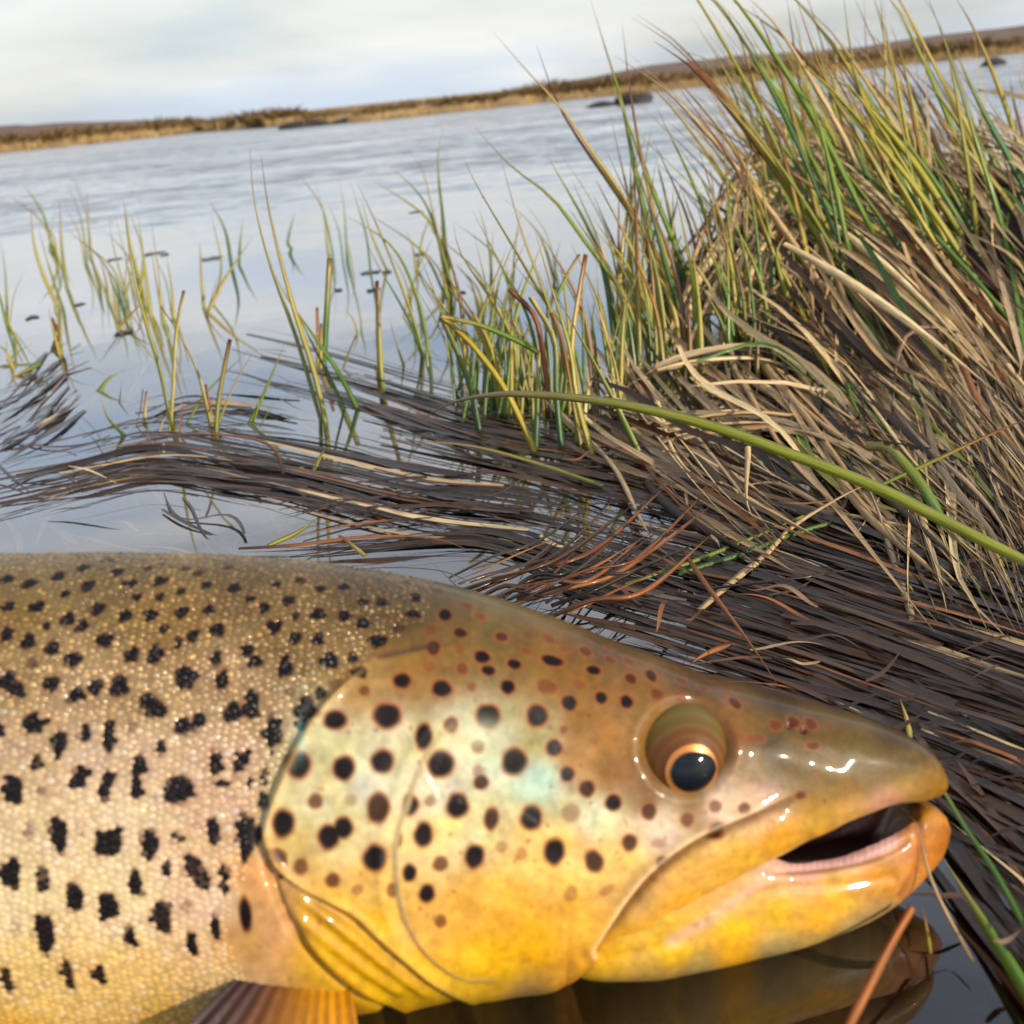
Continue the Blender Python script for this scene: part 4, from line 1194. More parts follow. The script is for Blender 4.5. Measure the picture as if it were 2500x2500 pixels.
shoot('three upright slender blades near the open water',
      [([(112, 585), (82, 520), (64, 460), (57, 388)], 8, 'y'), ([(120, 585), (98, 520), (72, 430)], 6, 'gy'), ([(127, 545), (117, 470), (112, 378)], 7, 'gy'), ([(105, 590), (98, 530)], 6, 'gy')])
shoot('fan of thin yellow-green blades in the calm water',
      [([(252, 565), (238, 490), (214, 395)], 7, 'y'), ([(268, 545), (245, 460), (237, 378)], 8, 'y'), ([(262, 560), (270, 480), (245, 400)], 6, 'gy'), ([(285, 600), (275, 520), (260, 400)], 8, 'y'), ([(240, 560), (215, 470), (205, 405)], 5, 'gy'), ([(305, 610), (300, 520), (282, 400)], 6, 'gy'), ([(225, 620), (250, 590), (280, 560)], 6, 'o')])
shoot('small forked shoot with one blade leaning to the tussock side',
      [([(385, 582), (380, 520), (377, 455)], 7, 'gy'), ([(392, 590), (425, 525), (478, 445)], 8, 'y'), ([(402, 575), (418, 500), (398, 405)], 6, 'gy'), ([(388, 600), (400, 560), (410, 520)], 7, 'r')])
shoot('tiny pale shoot far out on the calm water', [([(550, 470), (543, 455), (556, 400)], 6, 'g'), ([(552, 490), (545, 460)], 4, 'b')])
shoot('low yellow tuft at the edge of the weed raft', [([(22, 690), (10, 660), (-10, 650)], 9, 'y'), ([(30, 690), (5, 690), (-15, 700)], 9, 'y'), ([(30, 710), (10, 720), (-15, 715)], 8, 'gy'), ([(15, 680), (40, 660), (60, 650)], 6, 'y'), ([(25, 695), (14, 670), (12, 640)], 7, 'gy')])
shoot('single short green blade stub leaning over', [([(28, 635), (18, 610), (14, 578)], 8, 'gy', BL)])
shoot('brown withered stub with a green blade beside it', [([(100, 660), (108, 630), (98, 600)], 10, 'b', BL), ([(112, 668), (100, 620), (92, 580)], 7, 'gy')])
shoot('short faint blades standing far out beyond the fan of blades', [([(188, 540), (175, 500), (172, 478)], 7, 'gy'), ([(205, 570), (200, 530), (186, 480)], 6, 'gy'), ([(215, 575), (210, 545)], 6, 'y')])
shoot('green slanted leaf lying flat on the weed', [([(188, 738), (205, 715), (236, 698)], 14, 'g')])
shoot('broad pale blade tip poking from the raft', [([(588, 895), (600, 870), (612, 848)], 12, 'y', BL), ([(560, 885), (585, 878), (600, 866)], 9, 'y')])
shoot('slender arching green blades in front of the open water',
      [([(800, 672), (772, 580), (722, 450), (672, 340)], 7, 'gy'), ([(810, 672), (790, 570), (740, 465), (645, 402)], 8, 'g'), ([(796, 672), (770, 600), (702, 480), (688, 430)], 7, 'g'), ([(762, 690), (745, 640), (735, 600)], 6, 'gy'), ([(806, 690), (800, 620), (770, 540)], 9, 'g')])
shoot('faint thin blades standing further out than the arching ones',
      [([(848, 560), (838, 430), (826, 300), (838, 235)], 7, 'g'), ([(852, 555), (806, 390), (722, 300)], 8, 'g'), ([(860, 560), (830, 460), (800, 330), (775, 290)], 6, 'gy'), ([(700, 520), (690, 440), (660, 340)], 5, 'g'), ([(655, 500), (650, 400), (640, 340)], 4, 'g'), ([(730, 510), (700, 440), (680, 370)], 5, 'gy')])

for k in range(22):
    if k < 13: bx, by = rng.uniform(560, 1130), rng.uniform(470, 640)
    else: bx, by = rng.uniform(-10, 450), rng.uniform(470, 640)
    bl = []
    for q in range(rng.integers(2, 5)):
        h = rng.uniform(45, 170); l = rng.normal(-.25, .35) * h; x_ = bx + rng.normal(0, 7)
        bl.append(([(x_, by + rng.normal(0, 3)), (x_ + l * .3, by - h * .55), (x_ + l, by - h)], rng.uniform(3.5, 7), pick(['g', 'gy', 'gy', 'y'])))
    shoot('small sprig of thin faint grass among the sprigs standing in open water', bl, group='thin sprigs of grass standing in open water')

# ------------------------------------------------------------------ the green clump by the tussock, with folded blades
clump = shoot('dense clump of dewy green blades with one sharply folded leaf, beside the tussock', [
    ([(905, 818), (884, 720), (856, 650), (832, 598)], 15, 'g', BL), ([(1010, 858), (1000, 830), (950, 730), (890, 650), (832, 597)], 14, 'y', dict(blunt=True, n=26)),
    ([(1010, 850), (1014, 740), (1016, 665)], 13, 'g', BL), ([(1016, 666), (970, 640), (900, 612), (834, 597)], 12, 'g', dict(depth=.44, blunt=True)),
    ([(960, 770), (972, 660), (930, 570), (870, 480), (855, 420)], 10, 'gy'), ([(915, 780), (925, 640), (945, 520), (985, 425)], 9, 'g'), ([(935, 770), (940, 640), (965, 520), (1000, 440)], 8, 'g'),
    ([(1060, 790), (1070, 690), (1030, 560), (985, 440), (945, 300)], 11, 'gy'), ([(1050, 790), (1060, 640), (1000, 520), (905, 360), (875, 298)], 10, 'gy'), ([(1030, 780), (1000, 610), (945, 500), (890, 395)], 9, 'g'),
    ([(1125, 880), (1090, 760), (1076, 660), (1040, 540), (1010, 440)], 13, 'y'), ([(1090, 840), (1085, 720), (1080, 640), (1105, 480)], 12, 'gy', BL), ([(1050, 560), (1075, 510), (1093, 480)], 8, 'gy', dict(depth=.5, blunt=True)),
    ([(1060, 850), (1050, 740), (1045, 640), (1000, 560)], 14, 'g', BL), ([(1215, 875), (1150, 740), (1080, 610), (1040, 540)], 14, 'g'), ([(1040, 780), (1020, 640), (1005, 590), (960, 545)], 13, 'r', BL),
    ([(1100, 860), (1082, 760), (1060, 640), (1040, 590)], 9, 'o', BL), ([(890, 750), (905, 640), (925, 540)], 8, 'g'), ([(860, 745), (885, 680), (890, 640)], 8, 'g'), ([(980, 740), (990, 640), (1020, 560)], 8, 'g'),
    ([(875, 790), (890, 720), (905, 640)], 10, 'g'), ([(1000, 760), (985, 680), (980, 600)], 9, 'gy'), ([(940, 790), (955, 700), (950, 600), (975, 500)], 9, 'g'), ([(1075, 800), (1072, 720)], 10, 'y', BL),
], name='sedge_clump')
for k in range(80):
    bx = rng.uniform(860, 1180); by = rng.uniform(690, 800)
    h = rng.uniform(60, 300) ; l = -rng.uniform(-.25, .6) * h
    standing([(bx, by), (bx + l * .25, by - h * .5), (bx + l, by - h)], rng.uniform(6, 13), pick(['g', 'g', 'g', 'gy', 'y', 't']), clump)

tall = shoot('stand of tall dewy green blades rising from the foot of the tussock', [
    ([(1245, 690), (1180, 560), (1100, 450), (1040, 372), (960, 310), (895, 238)], 11, 'g'), ([(1310, 650), (1250, 520), (1180, 380), (1120, 290), (1060, 205), (1000, 140), (930, 60)], 12, 'gy'),
    ([(1335, 645), (1240, 480), (1160, 360), (1090, 260), (1050, 190), (1012, 85)], 12, 'gb'), ([(1265, 625), (1235, 480), (1200, 330), (1175, 200), (1145, 100), (1113, -5)], 13, 'g'),
    ([(1300, 640), (1255, 480), (1215, 320), (1190, 180), (1174, 45)], 11, 'o'), ([(1335, 620), (1290, 500), (1240, 380), (1195, 260), (1150, 140)], 14, 'g'), ([(1300, 660), (1270, 560), (1235, 420), (1195, 300)], 14, 'g'),
    ([(1260, 640), (1240, 560), (1215, 450), (1205, 320)], 13, 'g'), ([(1290, 700), (1220, 600), (1160, 480), (1110, 420)], 9, 'g'), ([(1330, 560), (1250, 470), (1130, 320), (1060, 190)], 7, 't'), ([(1390, 600), (1330, 470), (1280, 345)], 10, 'r'),
    ([(1420, 680), (1370, 560), (1340, 460), (1330, 370)], 11, 'gy'), ([(1405, 660), (1390, 560), (1375, 420), (1360, 320)], 9, 'gy'), ([(1240, 640), (1225, 540), (1235, 440), (1250, 370)], 12, 'b'),
    ([(1160, 740), (1140, 640), (1130, 560), (1125, 490)], 9, 'g'), ([(1195, 690), (1160, 590), (1150, 510)], 9, 'g'), ([(1175, 660), (1195, 580), (1240, 460)], 9, 'g')], name='sedge_stand')
for k in range(95):
    bx = rng.uniform(1150, 1470); by = rng.uniform(590, 720)
    h = rng.uniform(120, 420); l = -rng.uniform(-.15, .5) * h
    standing([(bx, by), (bx + l * .25, by - h * .5), (bx + l, by - h)], rng.uniform(6, 14), pick(['g', 'g', 'g', 'gy', 'y', 't', 'gb']), tall)

# ------------------------------------------------------------------ the tussock
TP, _ = on_plane(np.array(2200.0), np.array(980.0))
tus = thing('sedge_tussock', 'big leaning tussock of green sedge over a thatch of dead straw blades', 'tussock', (float(TP[0]), float(TP[1]) + .1, 0))
# root mound
cx_, cy_ = at_depth(2330, 720, np.array(.74))[:2]
u = np.linspace(0, 2 * math.pi, 60, endpoint=False); v = np.linspace(0, 1, 24)
U_, V_ = np.meshgrid(u, v, indexing='ij')
rr = np.sqrt(np.clip(1 - V_ ** 2, 0, 1)) * (1 + .12 * np.sin(3 * U_ + 1) + .08 * np.sin(7 * U_) + .05 * np.sin(11 * U_ + 5 * V_))
mv = np.stack([cx_ + .24 * rr * np.cos(U_), cy_ + .21 * rr * np.sin(U_), -.05 + .105 * V_ * (1 + .1 * np.sin(4 * U_))], -1).reshape(-1, 3)
mound = mesh_obj('root_mound', mv, np.array([[i * 24 + j, ((i + 1) % 60) * 24 + j, ((i + 1) % 60) * 24 + j + 1, i * 24 + j + 1] for i in range(60) for j in range(23)]),
         plain_mat('root_mass', (0.03, 0.02, 0.013), .9, .5, 90, .9, .006), tus)

def guide_blade(G, sig, t0, t1, wmm, sch, droop=0.0, solid=False, n=14, water=False, dn=0.03, chaos=.8, zf=None, oc=None):
    """blade following a guide of (px, py, depth) in photo pixels; offset sideways by sig"""
    G = np.array(G, float)
    P, _ = resample(G, 40)
    T = np.gradient(P[:, :2], axis=0); T /= np.linalg.norm(T, axis=1)[:, None] + 1e-9
    o = rng.normal(0, sig) if oc is None else oc + rng.normal(0, sig * .16); o2 = o + rng.normal(0, sig * chaos)
    q = np.linspace(0, 1, 40)
    off = o + (o2 - o) * (q - t0) + rng.normal(0, sig * .3 * chaos) * np.sin(q * math.pi * rng.uniform(1, 4) + rng.uniform(0, 6))
    px = P[:, 0] - T[:, 1] * off; py = P[:, 1] + T[:, 0] * off
    a, b = int(t0 * 39), max(int(t1 * 39), int(t0 * 39) + 4)
    b = min(b, 39)
    px, py, dd = px[a:b + 1], py[a:b + 1], P[a:b + 1, 2]
    if water:
        W, dd = on_plane(px, py, zf if zf is not None else rng.uniform(-.006, .0018))
        W[:, 2] += .0011 * np.sin(np.linspace(0, rng.uniform(2, 7), len(W)) + rng.uniform(0, 6))
        if rng.random() < .5: W = W[::-1]
    else:
        wd = on_plane(px, py, .002)[1]
        W = at_depth(px, py, np.minimum(dd * (1 + rng.normal(0, dn)), np.where(wd > 0, wd, 9.0) * (1 - .03 * rng.random())))
    fac = np.array([0, 0, 1.0]) * (3.0 if water else .6) - Fw * .8 + rng.normal(0, .45, 3)
    return blade_geo(W, wmm * 1e-3, scheme(sch), n=n, facing=fac, twist=rng.normal(0, .35 if water else .5), solid=solid, rnd=rng.random(), taper0=.6, fold=.1 if water else .28)

TG = [([(1780, 420, .74), (2000, 540, .66), (2250, 810, .56), (2520, 1160, .46)], 95, 300), ([(1830, 560, .68), (2050, 760, .58), (2300, 1050, .48), (2520, 1330, .41)], 95, 300),
      ([(1700, 700, .60), (1900, 860, .54), (2150, 1080, .46), (2450, 1380, .385)], 85, 240), ([(1950, 400, .8), (2300, 540, .72), (2560, 820, .6)], 90, 240), ([(2250, 400, .8), (2450, 600, .68), (2640, 880, .56)], 100, 260),
      ([(2100, 640, .62), (2300, 900, .53), (2480, 1250, .42), (2600, 1500, .36)], 100, 200), ([(2350, 300, .82), (2420, 600, .68), (2560, 1000, .5)], 90, 110),
      ([(1950, 430, .74), (1830, 520, .68), (1740, 700, .63), (1680, 960, .55)], 80, 40), ([(2050, 470, .7), (1930, 600, .63), (1880, 780, .57), (1900, 1000, .5)], 90, 90),
      ([(1620, 710, .56), (1800, 720, .58), (1950, 800, .56), (2050, 980, .5)], 30, 9), ([(1500, 945, .50), (1680, 880, .52), (1870, 862, .53), (2020, 930, .5)], 22, 12),
      ([(1560, 1060, .46), (1800, 1030, .46), (2000, 1060, .46), (2250, 1200, .42), (2520, 1410, .375)], 36, 40), ([(2130, 960, .5), (2190, 1150, .455), (2230, 1350, .415), (2270, 1510, .375)], 70, 18),
      ([(2050, 700, .6), (2060, 900, .54), (2080, 1150, .45)], 70, 36), ([(1500, 800, .56), (1600, 950, .52), (1750, 1120, .46), (1950, 1300, .41)], 70, 80),
      ([(1350, 950, .5), (1500, 1050, .46), (1750, 1180, .435), (2000, 1330, .395)], 45, 70), ([(2300, 1250, .42), (2100, 1150, .45), (1900, 1100, .46), (1700, 1130, .45)], 60, 6),
      ([(2550, 900, .5), (2350, 950, .5), (2150, 1080, .46), (1950, 1250, .41)], 90, 8), ([(2280, 400, .74), (2400, 470, .68), (2500, 620, .6), (2600, 800, .54)], 90, 190), ([(2350, 560, .66), (2440, 760, .58), (2560, 1050, .47)], 90, 130)]
bag = Bag(); big = []
for G, sig, N in TG:
    for k in range(int(N * .5)):
        ln = rng.uniform(.35, .95); t0 = rng.uniform(0, 1 - ln * .8)
        sch = rng.choice(['t', 't', 't', 't', 'b', 'g', 'r'], p=[.2, .2, .2, .14, .15, .08, .03])  # part of the dark brown blades stands in for shaded gaps
        wm = min(rng.gamma(3.5, .68) + .6, 4.0)
        own = k < max(4, N * .13)
        g = guide_blade(G, sig, t0, min(1, t0 + ln), wm * (1.25 if own else 1), sch, solid=own, n=18 if own else 12, dn=.035 if not own else .02, chaos=.9)
        if own: big.append((g, sch))
        else: bag.add(g)
th = bag.build('dead_thatch', M_DEAD, tus); tag(th, 'tangled thatch of dead straw-coloured blades', kind='stuff')
for g, sch in big:
    mesh_obj('dead_blade', *g[:2], M_DEAD if sch != 'g' else M_GREEN, tus, g[2], g[3])
# green blades of the tussock: traced ones, then a fan of others leaning the same way
def tblade(pts, w, sch, d, **kw): standing(pts, w, sch, tus, depth=d, **kw)
for a in [([(1940, 700), (1900, 460), (1840, 260), (1790, 100), (1745, -20)], 20, 'g', .60), ([(1945, 380), (1900, 290), (1850, 200), (1800, 90)], 16, 'g', .66), ([(1810, 700), (1740, 480), (1640, 290), (1560, 160), (1500, -10)], 17, 'gy', .62),
          ([(1850, 720), (1790, 520), (1700, 330), (1620, 170), (1590, -20)], 17, 'g', .62), ([(1880, 740), (1800, 560), (1735, 380), (1690, 180), (1665, -10)], 16, 'g', .6), ([(1720, 420), (1620, 290), (1480, 180), (1400, 100), (1320, -10)], 13, 'gy', .72),
          ([(1700, 480), (1600, 340), (1480, 220), (1350, 120), (1250, 85)], 12, 'g', .72), ([(1620, 640), (1540, 520), (1450, 390), (1370, 260), (1260, 130)], 14, 'gy', .62), ([(1580, 760), (1510, 620), (1455, 470), (1400, 340), (1350, 260), (1270, 150)], 13, 'o', .58),
          ([(1932, 560), (1800, 500), (1650, 430), (1500, 330), (1380, 260), (1270, 190)], 14, 'gb', .60), ([(1570, 745), (1530, 610), (1500, 500), (1487, 436)], 16, 'y', .565), ([(1510, 640), (1485, 560), (1465, 480), (1488, 434)], 12, 'y', .565),
          ([(1575, 730), (1500, 560), (1460, 480), (1430, 400), (1390, 330)], 13, 'y', .57), ([(1460, 690), (1400, 520), (1350, 420), (1335, 350)], 12, 'gy', .6), ([(1932, 640), (1830, 560), (1720, 500), (1600, 430), (1500, 380)], 12, 'g', .62),
          ([(1900, 800), (1840, 600), (1740, 420), (1640, 250), (1550, 60)], 15, 'y', .58), ([(1940, 330), (1890, 180), (1840, 60), (1800, -10)], 10, 'gy', .74), ([(1950, 330), (1915, 200), (1905, 145)], 10, 'r', .8),
          ([(1830, 480), (1780, 330), (1720, 200), (1650, 80), (1610, -10)], 9, 'gy', .74), ([(1780, 440), (1700, 280), (1640, 120), (1630, -10)], 10, 'gb', .76), ([(1740, 420), (1680, 250), (1670, 100), (1660, -20)], 10, 'gy', .78)]:
    tblade(*a)
for k in range(150):
    bx = rng.uniform(1480, 1960); by = rng.uniform(380, 640) + (bx - 1480) * .12
    h = rng.uniform(180, 560); l = -rng.uniform(.15, .85) * h
    d = rng.uniform(.58, .82)
    tblade([(bx, by), (bx + l * .35, by - h * .45), (bx + l * .75, by - h * .85), (bx + l, by - h)], rng.uniform(7, 16), pick(['g', 'g', 'g', 'gy', 'gy', 'y', 'gb', 't', 'o']), d)
bag = Bag()
for k in range(420):
    bx = rng.uniform(1450, 2000) * K32; by = (rng.uniform(360, 640) + (bx / K32 - 1450) * .12) * K32
    h = rng.uniform(120, 420) * K32; l = -rng.uniform(.0, .9) * h; d = rng.uniform(.62, .95)
    P = at_depth(np.array([bx, bx + l * .4, bx + l]), np.array([by, by - h * .5, by - h]), np.array([d, d * 1.01, d * 1.03]))
    bag.add(blade_geo(P, rng.uniform(1.4, 3.0) * 1e-3, scheme(pick(['g', 'g', 'gy', 't', 't', 'gb', 'y'])), n=8, facing=-Fw + rng.normal(0, .5, 3), solid=False, rnd=rng.random()))
o = bag.build('inner_blades', M_GREEN, tus); tag(o, 'mass of finer green and straw blades inside the tussock', kind='stuff')

# ------------------------------------------------------------------ floating mat of drowned dead blades
s = K32
MG = [([(-80, 925), (120, 885), (280, 850), (420, 868), (600, 905), (800, 950), (1000, 975)], 26, 110), ([(-60, 960), (150, 905), (300, 882), (450, 900), (580, 915)], 17, 60), ([(-60, 870), (60, 810), (150, 740)], 40, 70), ([(-60, 760), (40, 735), (110, 690), (160, 665)], 22, 30), ([(180, 800), (300, 780), (420, 770), (560, 790)], 30, 30),
      ([(430, 690), (560, 722), (700, 762), (850, 810), (1000, 850), (1150, 880)], 26, 110), ([(640, 770), (900, 830), (1100, 870), (1300, 920), (1500, 980), (1700, 1050), (1960, 1140)], 42, 200),
      ([(520, 1000), (700, 960), (900, 950), (1100, 985)], 22, 60), ([(430, 1040), (700, 1022), (900, 1012), (1050, 1050), (1300, 1120)], 16, 40), ([(1000, 960), (1200, 1010), (1400, 1060), (1650, 1140), (1960, 1250)], 55, 240),
      ([(1000, 1060), (1250, 1130), (1450, 1190), (1700, 1270), (2000, 1370)], 50, 240), ([(1200, 1170), (1450, 1250), (1700, 1340), (2000, 1460)], 45, 200), ([(1450, 1290), (1700, 1400), (1932, 1510), (2050, 1570)], 42, 180),
      ([(1650, 1400), (1800, 1500), (1932, 1620), (2050, 1720)], 45, 150), ([(1760, 1540), (1850, 1650), (1960, 1790), (2050, 1900)], 40, 60), ([(250, 900), (330, 940), (420, 1000), (470, 1040)], 60, 12)]
bag = Bag()
for G, sig, N in MG:
    if G[-1][0] > 1900:
        dx_ = 320.0; sl_ = (G[-1][1] - G[-2][1]) / (G[-1][0] - G[-2][0]); G = G + [(G[-1][0] + dx_, G[-1][1] + sl_ * dx_ * .8)]; N = int(N * 1.2)
    G3 = [(x * s, y * s, 0) for x, y in G]
    far = G[0][1] < 900; crest = G[0][1] in (925, 960, 1000, 1040)
    cl = rng.normal(0, sig * s * 1.1, max(7, N // 12))
    for k in range(int(N * 1.6)):
        ln = rng.uniform(.3, .85); t0 = rng.uniform(0, 1 - ln * .7)
        wm = rng.gamma(2.4, .62) * (1.3 if far else 1.0) + .4
        wild = rng.random() < .07
        bag.add(guide_blade(G3, sig * s, t0, min(1, t0 + ln), min(wm, 4.6), rng.choice(['b', 'b', 't', 'r'], p=[.62, .31, .04, .03]), n=16, water=True, chaos=2.6 if wild else .4, zf=rng.uniform(-.004, .0035) if crest and rng.random() < .5 else None, oc=None if wild or rng.random() < .3 else pick(cl)))
    for k in range(int(N * .06)):       # short blades lying across the flow
        q = np.array(G[0]) + (np.array(G[-1]) - np.array(G[0])) * rng.random()
        i0 = rng.integers(len(G) - 1); f = rng.random()
        q = np.array(G[i0]) * (1 - f) + np.array(G[i0 + 1]) * f + rng.normal(0, sig, 2)
        a_ = rng.normal(.2, .6); L_ = rng.uniform(60, 190); d_ = np.array([math.cos(a_), .45 * math.sin(a_)]) * L_
        b_ = np.array([-d_[1], d_[0]]) * rng.normal(0, .06)
        G4 = [(*(q * s), 0), (*((q + d_ * .5 + b_) * s), 0), (*((q + d_) * s), 0)]
        bag.add(guide_blade(G4, 2, 0, 1, rng.uniform(.6, 1.6), rng.choice(['b', 't', 'r', 'gy'], p=[.7, .1, .18, .02]), n=12, water=True, zf=rng.uniform(.003, .009)))
for k in range(760):                    # blades under the surface, seen through the water
    q = np.array([rng.uniform(-50, 1990) if rng.random() < .5 else rng.uniform(-50, 760), rng.uniform(640, 1560)])
    if q[1] > 1030 + max(0, q[0] - 900) * .42: continue
    a_ = rng.normal(.5, .9); L_ = rng.uniform(60, 260); d_ = np.array([math.cos(a_), .6 * math.sin(a_)]) * L_
    G4 = [(*(q * s), 0), (*((q + d_ * .5 + rng.normal(0, 12, 2)) * s), 0), (*((q + d_) * s), 0)]
    bag.add(guide_blade(G4, 4, 0, 1, rng.uniform(1.2, 3.4), rng.choice(['b', 't', 'r', 'g'], p=[.35, .35, .2, .1]), n=10, water=True, zf=-rng.uniform(.001, .022)))
o = bag.build('drowned_grass', M_WET); tag(o, 'mat of wet dark brown drowned grass floating between the fish and the tussock', 'dead grass', kind='stuff')

# single loose blades lying on the mat
def loose(label, pts, w, sch, dep=None, z=.004, name='loose_blade', cat='grass blade', mat=None, blunt=False, n=24, arch=0.0, deep=False, texp=1.6):
    p = np.array(pts, float) * K32
    if dep is None:
        P, _ = on_plane(p[:, 0], p[:, 1], z)
        L = np.linspace(0, 1, len(P)); 
        P, d_ = on_plane(p[:, 0], p[:, 1], z)
        if arch:
            zz = z + arch * np.sin(L * math.pi)
            P = np.stack([on_plane(a, b, c)[0] for (a, b), c in zip(p, zz)])
        dm = float(np.mean((P - CAM) @ Fw))
    else:
        dep = np.interp(np.linspace(0, 1, len(p)), np.linspace(0, 1, len(dep)), dep)
        if not deep: dep = np.minimum(dep, on_plane(p[:, 0], p[:, 1], .003)[1])
        P = at_depth(p[:, 0], p[:, 1], dep); dm = float(np.mean(dep))
    org = P[0].copy()
    m = mat or (M_DEAD if sch in ('t', 'r', 'o') else M_WET if sch == 'b' else M_GREEN)
    g = blade_geo(P, w * K32 * dm / FPX, scheme(sch), n=n, facing=-Fw * .7 + Up * .5 + rng.normal(0, .25, 3), twist=rng.normal(0, .35), blunt=blunt, rnd=rng.random(), texp=texp)
    o = mesh_obj(name, *g[:2], m, None, g[2], g[3], origin=org)
    tag(o, label, cat)
    return o
g_, y_, t_, b_ = lin((146, 150, 34)), lin((178, 170, 40)), lin((140, 116, 62)), lin((96, 62, 46))
_sch = scheme
def scheme(k):
    if k == 'long': return [y_, g_, g_ * 1.1, g_, (g_ + t_) / 2, t_, b_]
    return _sch(k)
loose('long bright olive-green blade arching over the weed mat to a brown tip', [(2120, 1140), (2010, 1094), (1932, 1058), (1800, 992), (1650, 918), (1500, 860), (1350, 806), (1200, 768), (1080, 750), (960, 743), (880, 752), (830, 770), (782, 800)], 29, 'long', dep=[.235, .262, .30, .335, .37, .40], n=50, texp=4.0)
loose('broad green blade with a folded top standing at the tussock foot', [(1862, 1132), (1800, 1020), (1745, 925), (1700, 868), (1672, 845), (1635, 842)], 26, 'g', dep=[.335, .345, .36, .38], blunt=True)
loose('straight tan stem leaning out of the weed mat', [(1722, 1168), (1690, 1070), (1655, 960), (1620, 880)], 15, 't', dep=[.318, .335, .35])
loose('pale tan bent stem crossing under the long olive blade', [(1320, 1150), (1390, 1090), (1440, 1050), (1500, 990), (1600, 930), (1640, 915)], 15, 't', dep=[.318, .33, .345, .36])
loose('thin straw stalk with a dark tip crossing the tussock foot', [(1640, 925), (1760, 870), (1850, 828), (1960, 780)], 9, 'gb', dep=[.355, .35])
loose('thin green blade lying across the mat above the bent tan stem', [(1180, 1102), (1310, 1058), (1450, 1002), (1560, 955), (1640, 930)], 9, 'g', dep=[.375, .365, .37])
loose('thin green blade lying across the mat below the bent tan stem', [(1280, 1082), (1400, 1045), (1520, 1000), (1640, 970), (1750, 945)], 12, 'g', dep=[.35, .35, .36])
loose('thick brown stem slanting from the mat down behind the fish head', [(1290, 1040), (1330, 1100), (1390, 1180), (1440, 1250), (1475, 1305)], 14, 'r', z=.004, arch=.008)
loose('dark rusty twig lying across the mat', [(1340, 1110), (1440, 1098), (1540, 1085), (1640, 1068)], 9, 'b', z=.006, arch=.004)
loose('rust-brown blade with its end lifted off the mat', [(1380, 1215), (1330, 1235), (1300, 1255)], 14, 'r', z=.006)
loose('bright green blade rising past the jaw tip', [(1960, 1800), (1880, 1650), (1820, 1560), (1770, 1480), (1690, 1400)], 17, 'g', z=.006, blunt=True)
loose('broad green blade lying below the jaw tip', [(2000, 1980), (1900, 1810), (1830, 1700), (1780, 1620)], 26, 'g', z=.004)
loose('short yellow blade tip poking up beside the snout', [(1718, 1400), (1712, 1360), (1698, 1318)], 12, 'y', z=.004)
loose('thick rust-orange stem leaning on the chin', [(1590, 1960), (1640, 1860), (1690, 1765), (1722, 1712)], 22, 'rs', dep=[.160, .172, .1785], mat=M_DEAD, blunt=True)
loose('thin tan stem hanging over the jaw tip into the water', [(1836, 1815), (1800, 1750), (1765, 1680), (1745, 1620), (1733, 1560), (1716, 1540)], 8, 't', dep=[.176, .178, .1805, .1815, .182])
loose('wispy tan root below the chin', [(1756, 1800), (1748, 1750), (1738, 1705)], 7, 'o', dep=[.181, .180])
loose('brown drowned blade below the jaw tip', [(1880, 1920), (1840, 1820), (1800, 1740), (1775, 1690)], 14, 'r', z=-.006)
loose('yellow-edged green blade lying flat at the clump foot', [(1135, 915), (1000, 870), (880, 840), (740, 830)], 13, 'gy', z=.005)
loose('long rusty blade bent in a hoop over the raft', [(535, 895), (525, 860), (500, 835), (440, 822), (330, 820), (230, 840)], 7, 'r', z=.004, arch=.008)
loose('dark brown curved blade looping over the mat', [(1160, 745), (1250, 690), (1330, 668), (1420, 660), (1500, 680)], 16, 't', dep=[.53, .525, .51])
loose('wet chestnut blade lying along the back of the fish', [(450, 1035), (560, 1028), (700, 1012), (820, 1016), (900, 1045)], 10, 'r', z=.006)
loose('short yellow stub beside the chestnut blade', [(505, 1030), (560, 1005), (600, 978)], 9, 'y', z=.006)
loose('orange-tipped green stub poking through the chestnut blade', [(690, 1050), (660, 1025), (640, 1010)], 11, 'o', z=.006, blunt=True)
# heap of rusty blades behind the fish's head
for k in range(26):
    a = rng.random()
    x0, y0 = 840 + rng.normal(0, 30) + 180 * a, 1115 + rng.normal(0, 14) + 30 * a
    ln = rng.uniform(.5, 1.0)
    pts = [(x0, y0), (x0 + 110 * ln, y0 - 45 * ln + rng.normal(0, 8)), (x0 + 230 * ln, y0 - 75 * ln + rng.normal(0, 12)), (x0 + 380 * ln, y0 - 130 * ln - rng.uniform(0, 90) * ln)]
    o = loose('rusty wet blade in the heap of rusty blades behind the head of the fish', pts, rng.uniform(5, 11), rng.choice(['r', 'b', 'b']), z=.003 + .012 * rng.random(), arch=.006 * rng.random(), mat=M_WET, name='rusty_blade')
    o['group'] = 'rusty blades heaped behind the head of the fish'
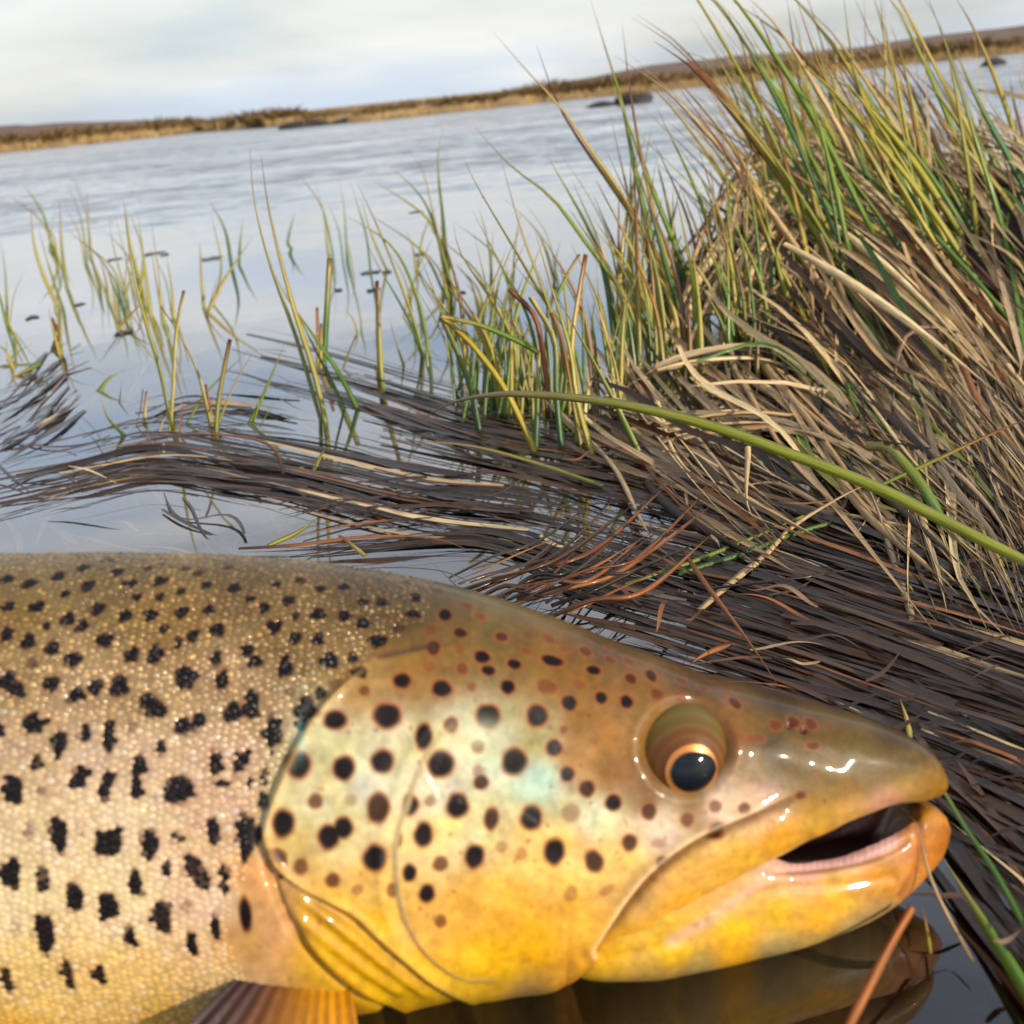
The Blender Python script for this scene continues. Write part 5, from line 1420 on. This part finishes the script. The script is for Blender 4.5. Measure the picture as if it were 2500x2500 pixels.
# dark scraps floating on the calm water
SCR = [(290, 479, 26), (310, 481, 14), (400, 488, 34), (215, 490, 18), (230, 630, 26), (700, 515, 22), (735, 513, 14), (795, 480, 18), (785, 401, 16), (705, 548, 16), (60, 600, 16), (640, 548, 10), (870, 553, 12), (150, 575, 12)]
M_SCRAP = plain_mat('soaked_scrap', (0.02, 0.013, 0.010), .5, .4, 120, .6, .002, coat=.3)
for x, y, w in SCR:
    P, d = on_plane(np.array(x * s), np.array(y * s)); W = w * s * d / FPX
    nn = 14; a = np.linspace(0, 2 * math.pi, nn, endpoint=False)
    r = (1 + .6 * rng.normal(0, 1, nn).clip(-1.2, 1.2)) * W / 2
    ring = np.stack([P[0] + r * 1.3 * np.cos(a), P[1] + r * 2.2 * np.sin(a), np.full(nn, -.0015)], -1)
    top = np.stack([P[0] + .9 * r * np.cos(a), P[1] + 1.3 * r * np.sin(a), .0006 + .0012 * rng.random(nn)], -1)
    V = np.concatenate([ring, top, [[P[0], P[1], .0012]]])
    F = [np.array([[i, (i + 1) % nn, nn + (i + 1) % nn, nn + i] for i in range(nn)]), np.array([[nn + i, nn + (i + 1) % nn, 2 * nn] for i in range(nn)])]
    o = mesh_obj('floating_scrap', V, F, M_SCRAP, origin=P)
    tag(o, 'dark soaked scrap of weed floating on the calm water', 'weed scrap', 'dark scraps floating on the calm water')

# dew on the blades
def dew_mat():
    m, n, l, b = mat_new('dew')
    b.inputs['Base Color'].default_value = (1, 1, 1, 1); b.inputs['Roughness'].default_value = 0.0
    b.inputs['IOR'].default_value = 1.33; b.inputs['Transmission Weight'].default_value = 1.0
    return m
M_DEW = dew_mat()
t_ = (1 + 5 ** .5) / 2
IV = np.array([(-1, t_, 0), (1, t_, 0), (-1, -t_, 0), (1, -t_, 0), (0, -1, t_), (0, 1, t_), (0, -1, -t_), (0, 1, -t_), (t_, 0, -1), (t_, 0, 1), (-t_, 0, -1), (-t_, 0, 1)], float)
IV /= np.linalg.norm(IV[0])
IF = np.array([(0, 11, 5), (0, 5, 1), (0, 1, 7), (0, 7, 10), (0, 10, 11), (1, 5, 9), (5, 11, 4), (11, 10, 2), (10, 7, 6), (7, 1, 8), (3, 9, 4), (3, 4, 2), (3, 2, 6), (3, 6, 8), (3, 8, 9), (4, 9, 5), (2, 4, 11), (6, 2, 10), (8, 6, 7), (9, 8, 1)])
def subdiv(V, F):
    V = list(map(tuple, V)); mid = {}; out = []
    def m_(a, b):
        k = (min(a, b), max(a, b))
        if k not in mid:
            q = (np.array(V[a]) + np.array(V[b])) / 2; q /= np.linalg.norm(q); V.append(tuple(q)); mid[k] = len(V) - 1
        return mid[k]
    for a, b, c in F:
        x, y, z = m_(a, b), m_(b, c), m_(c, a)
        out += [(a, x, z), (b, y, x), (c, z, y), (x, y, z)]
    return np.array(V), np.array(out)
IV, IF = subdiv(IV, IF)
def dew(root, count, rmin, rmax):
    vs_, fs, n0 = [], [], 0
    kids = [c for c in root.children if c.name.startswith('blade')]
    org = np.array(root['_o'])
    for k in range(count):
        c = kids[rng.integers(len(kids))]
        nv = len(c.data.vertices)
        q = rng.integers(2, max(3, nv // 4 - 2)) * 4 + 1
        if q >= nv: continue
        p = np.array(c.data.vertices[int(q)].co) + org
        r = rng.uniform(rmin, rmax)
        vs_.append(p + IV * r * np.array([1, 1, 1.15]) ); fs.append(IF + n0); n0 += len(IV)
    o = mesh_obj('dew', np.concatenate(vs_), np.concatenate(fs), M_DEW, root)
    tag(o, 'tiny water droplets on the blades', kind='stuff')
dew(tall, 150, .0004, .0009); dew(clump, 110, .0004, .0009); dew(tus, 60, .0004, .0009)
for o in list(bpy.data.objects):
    if '_o' in o: del o['_o']
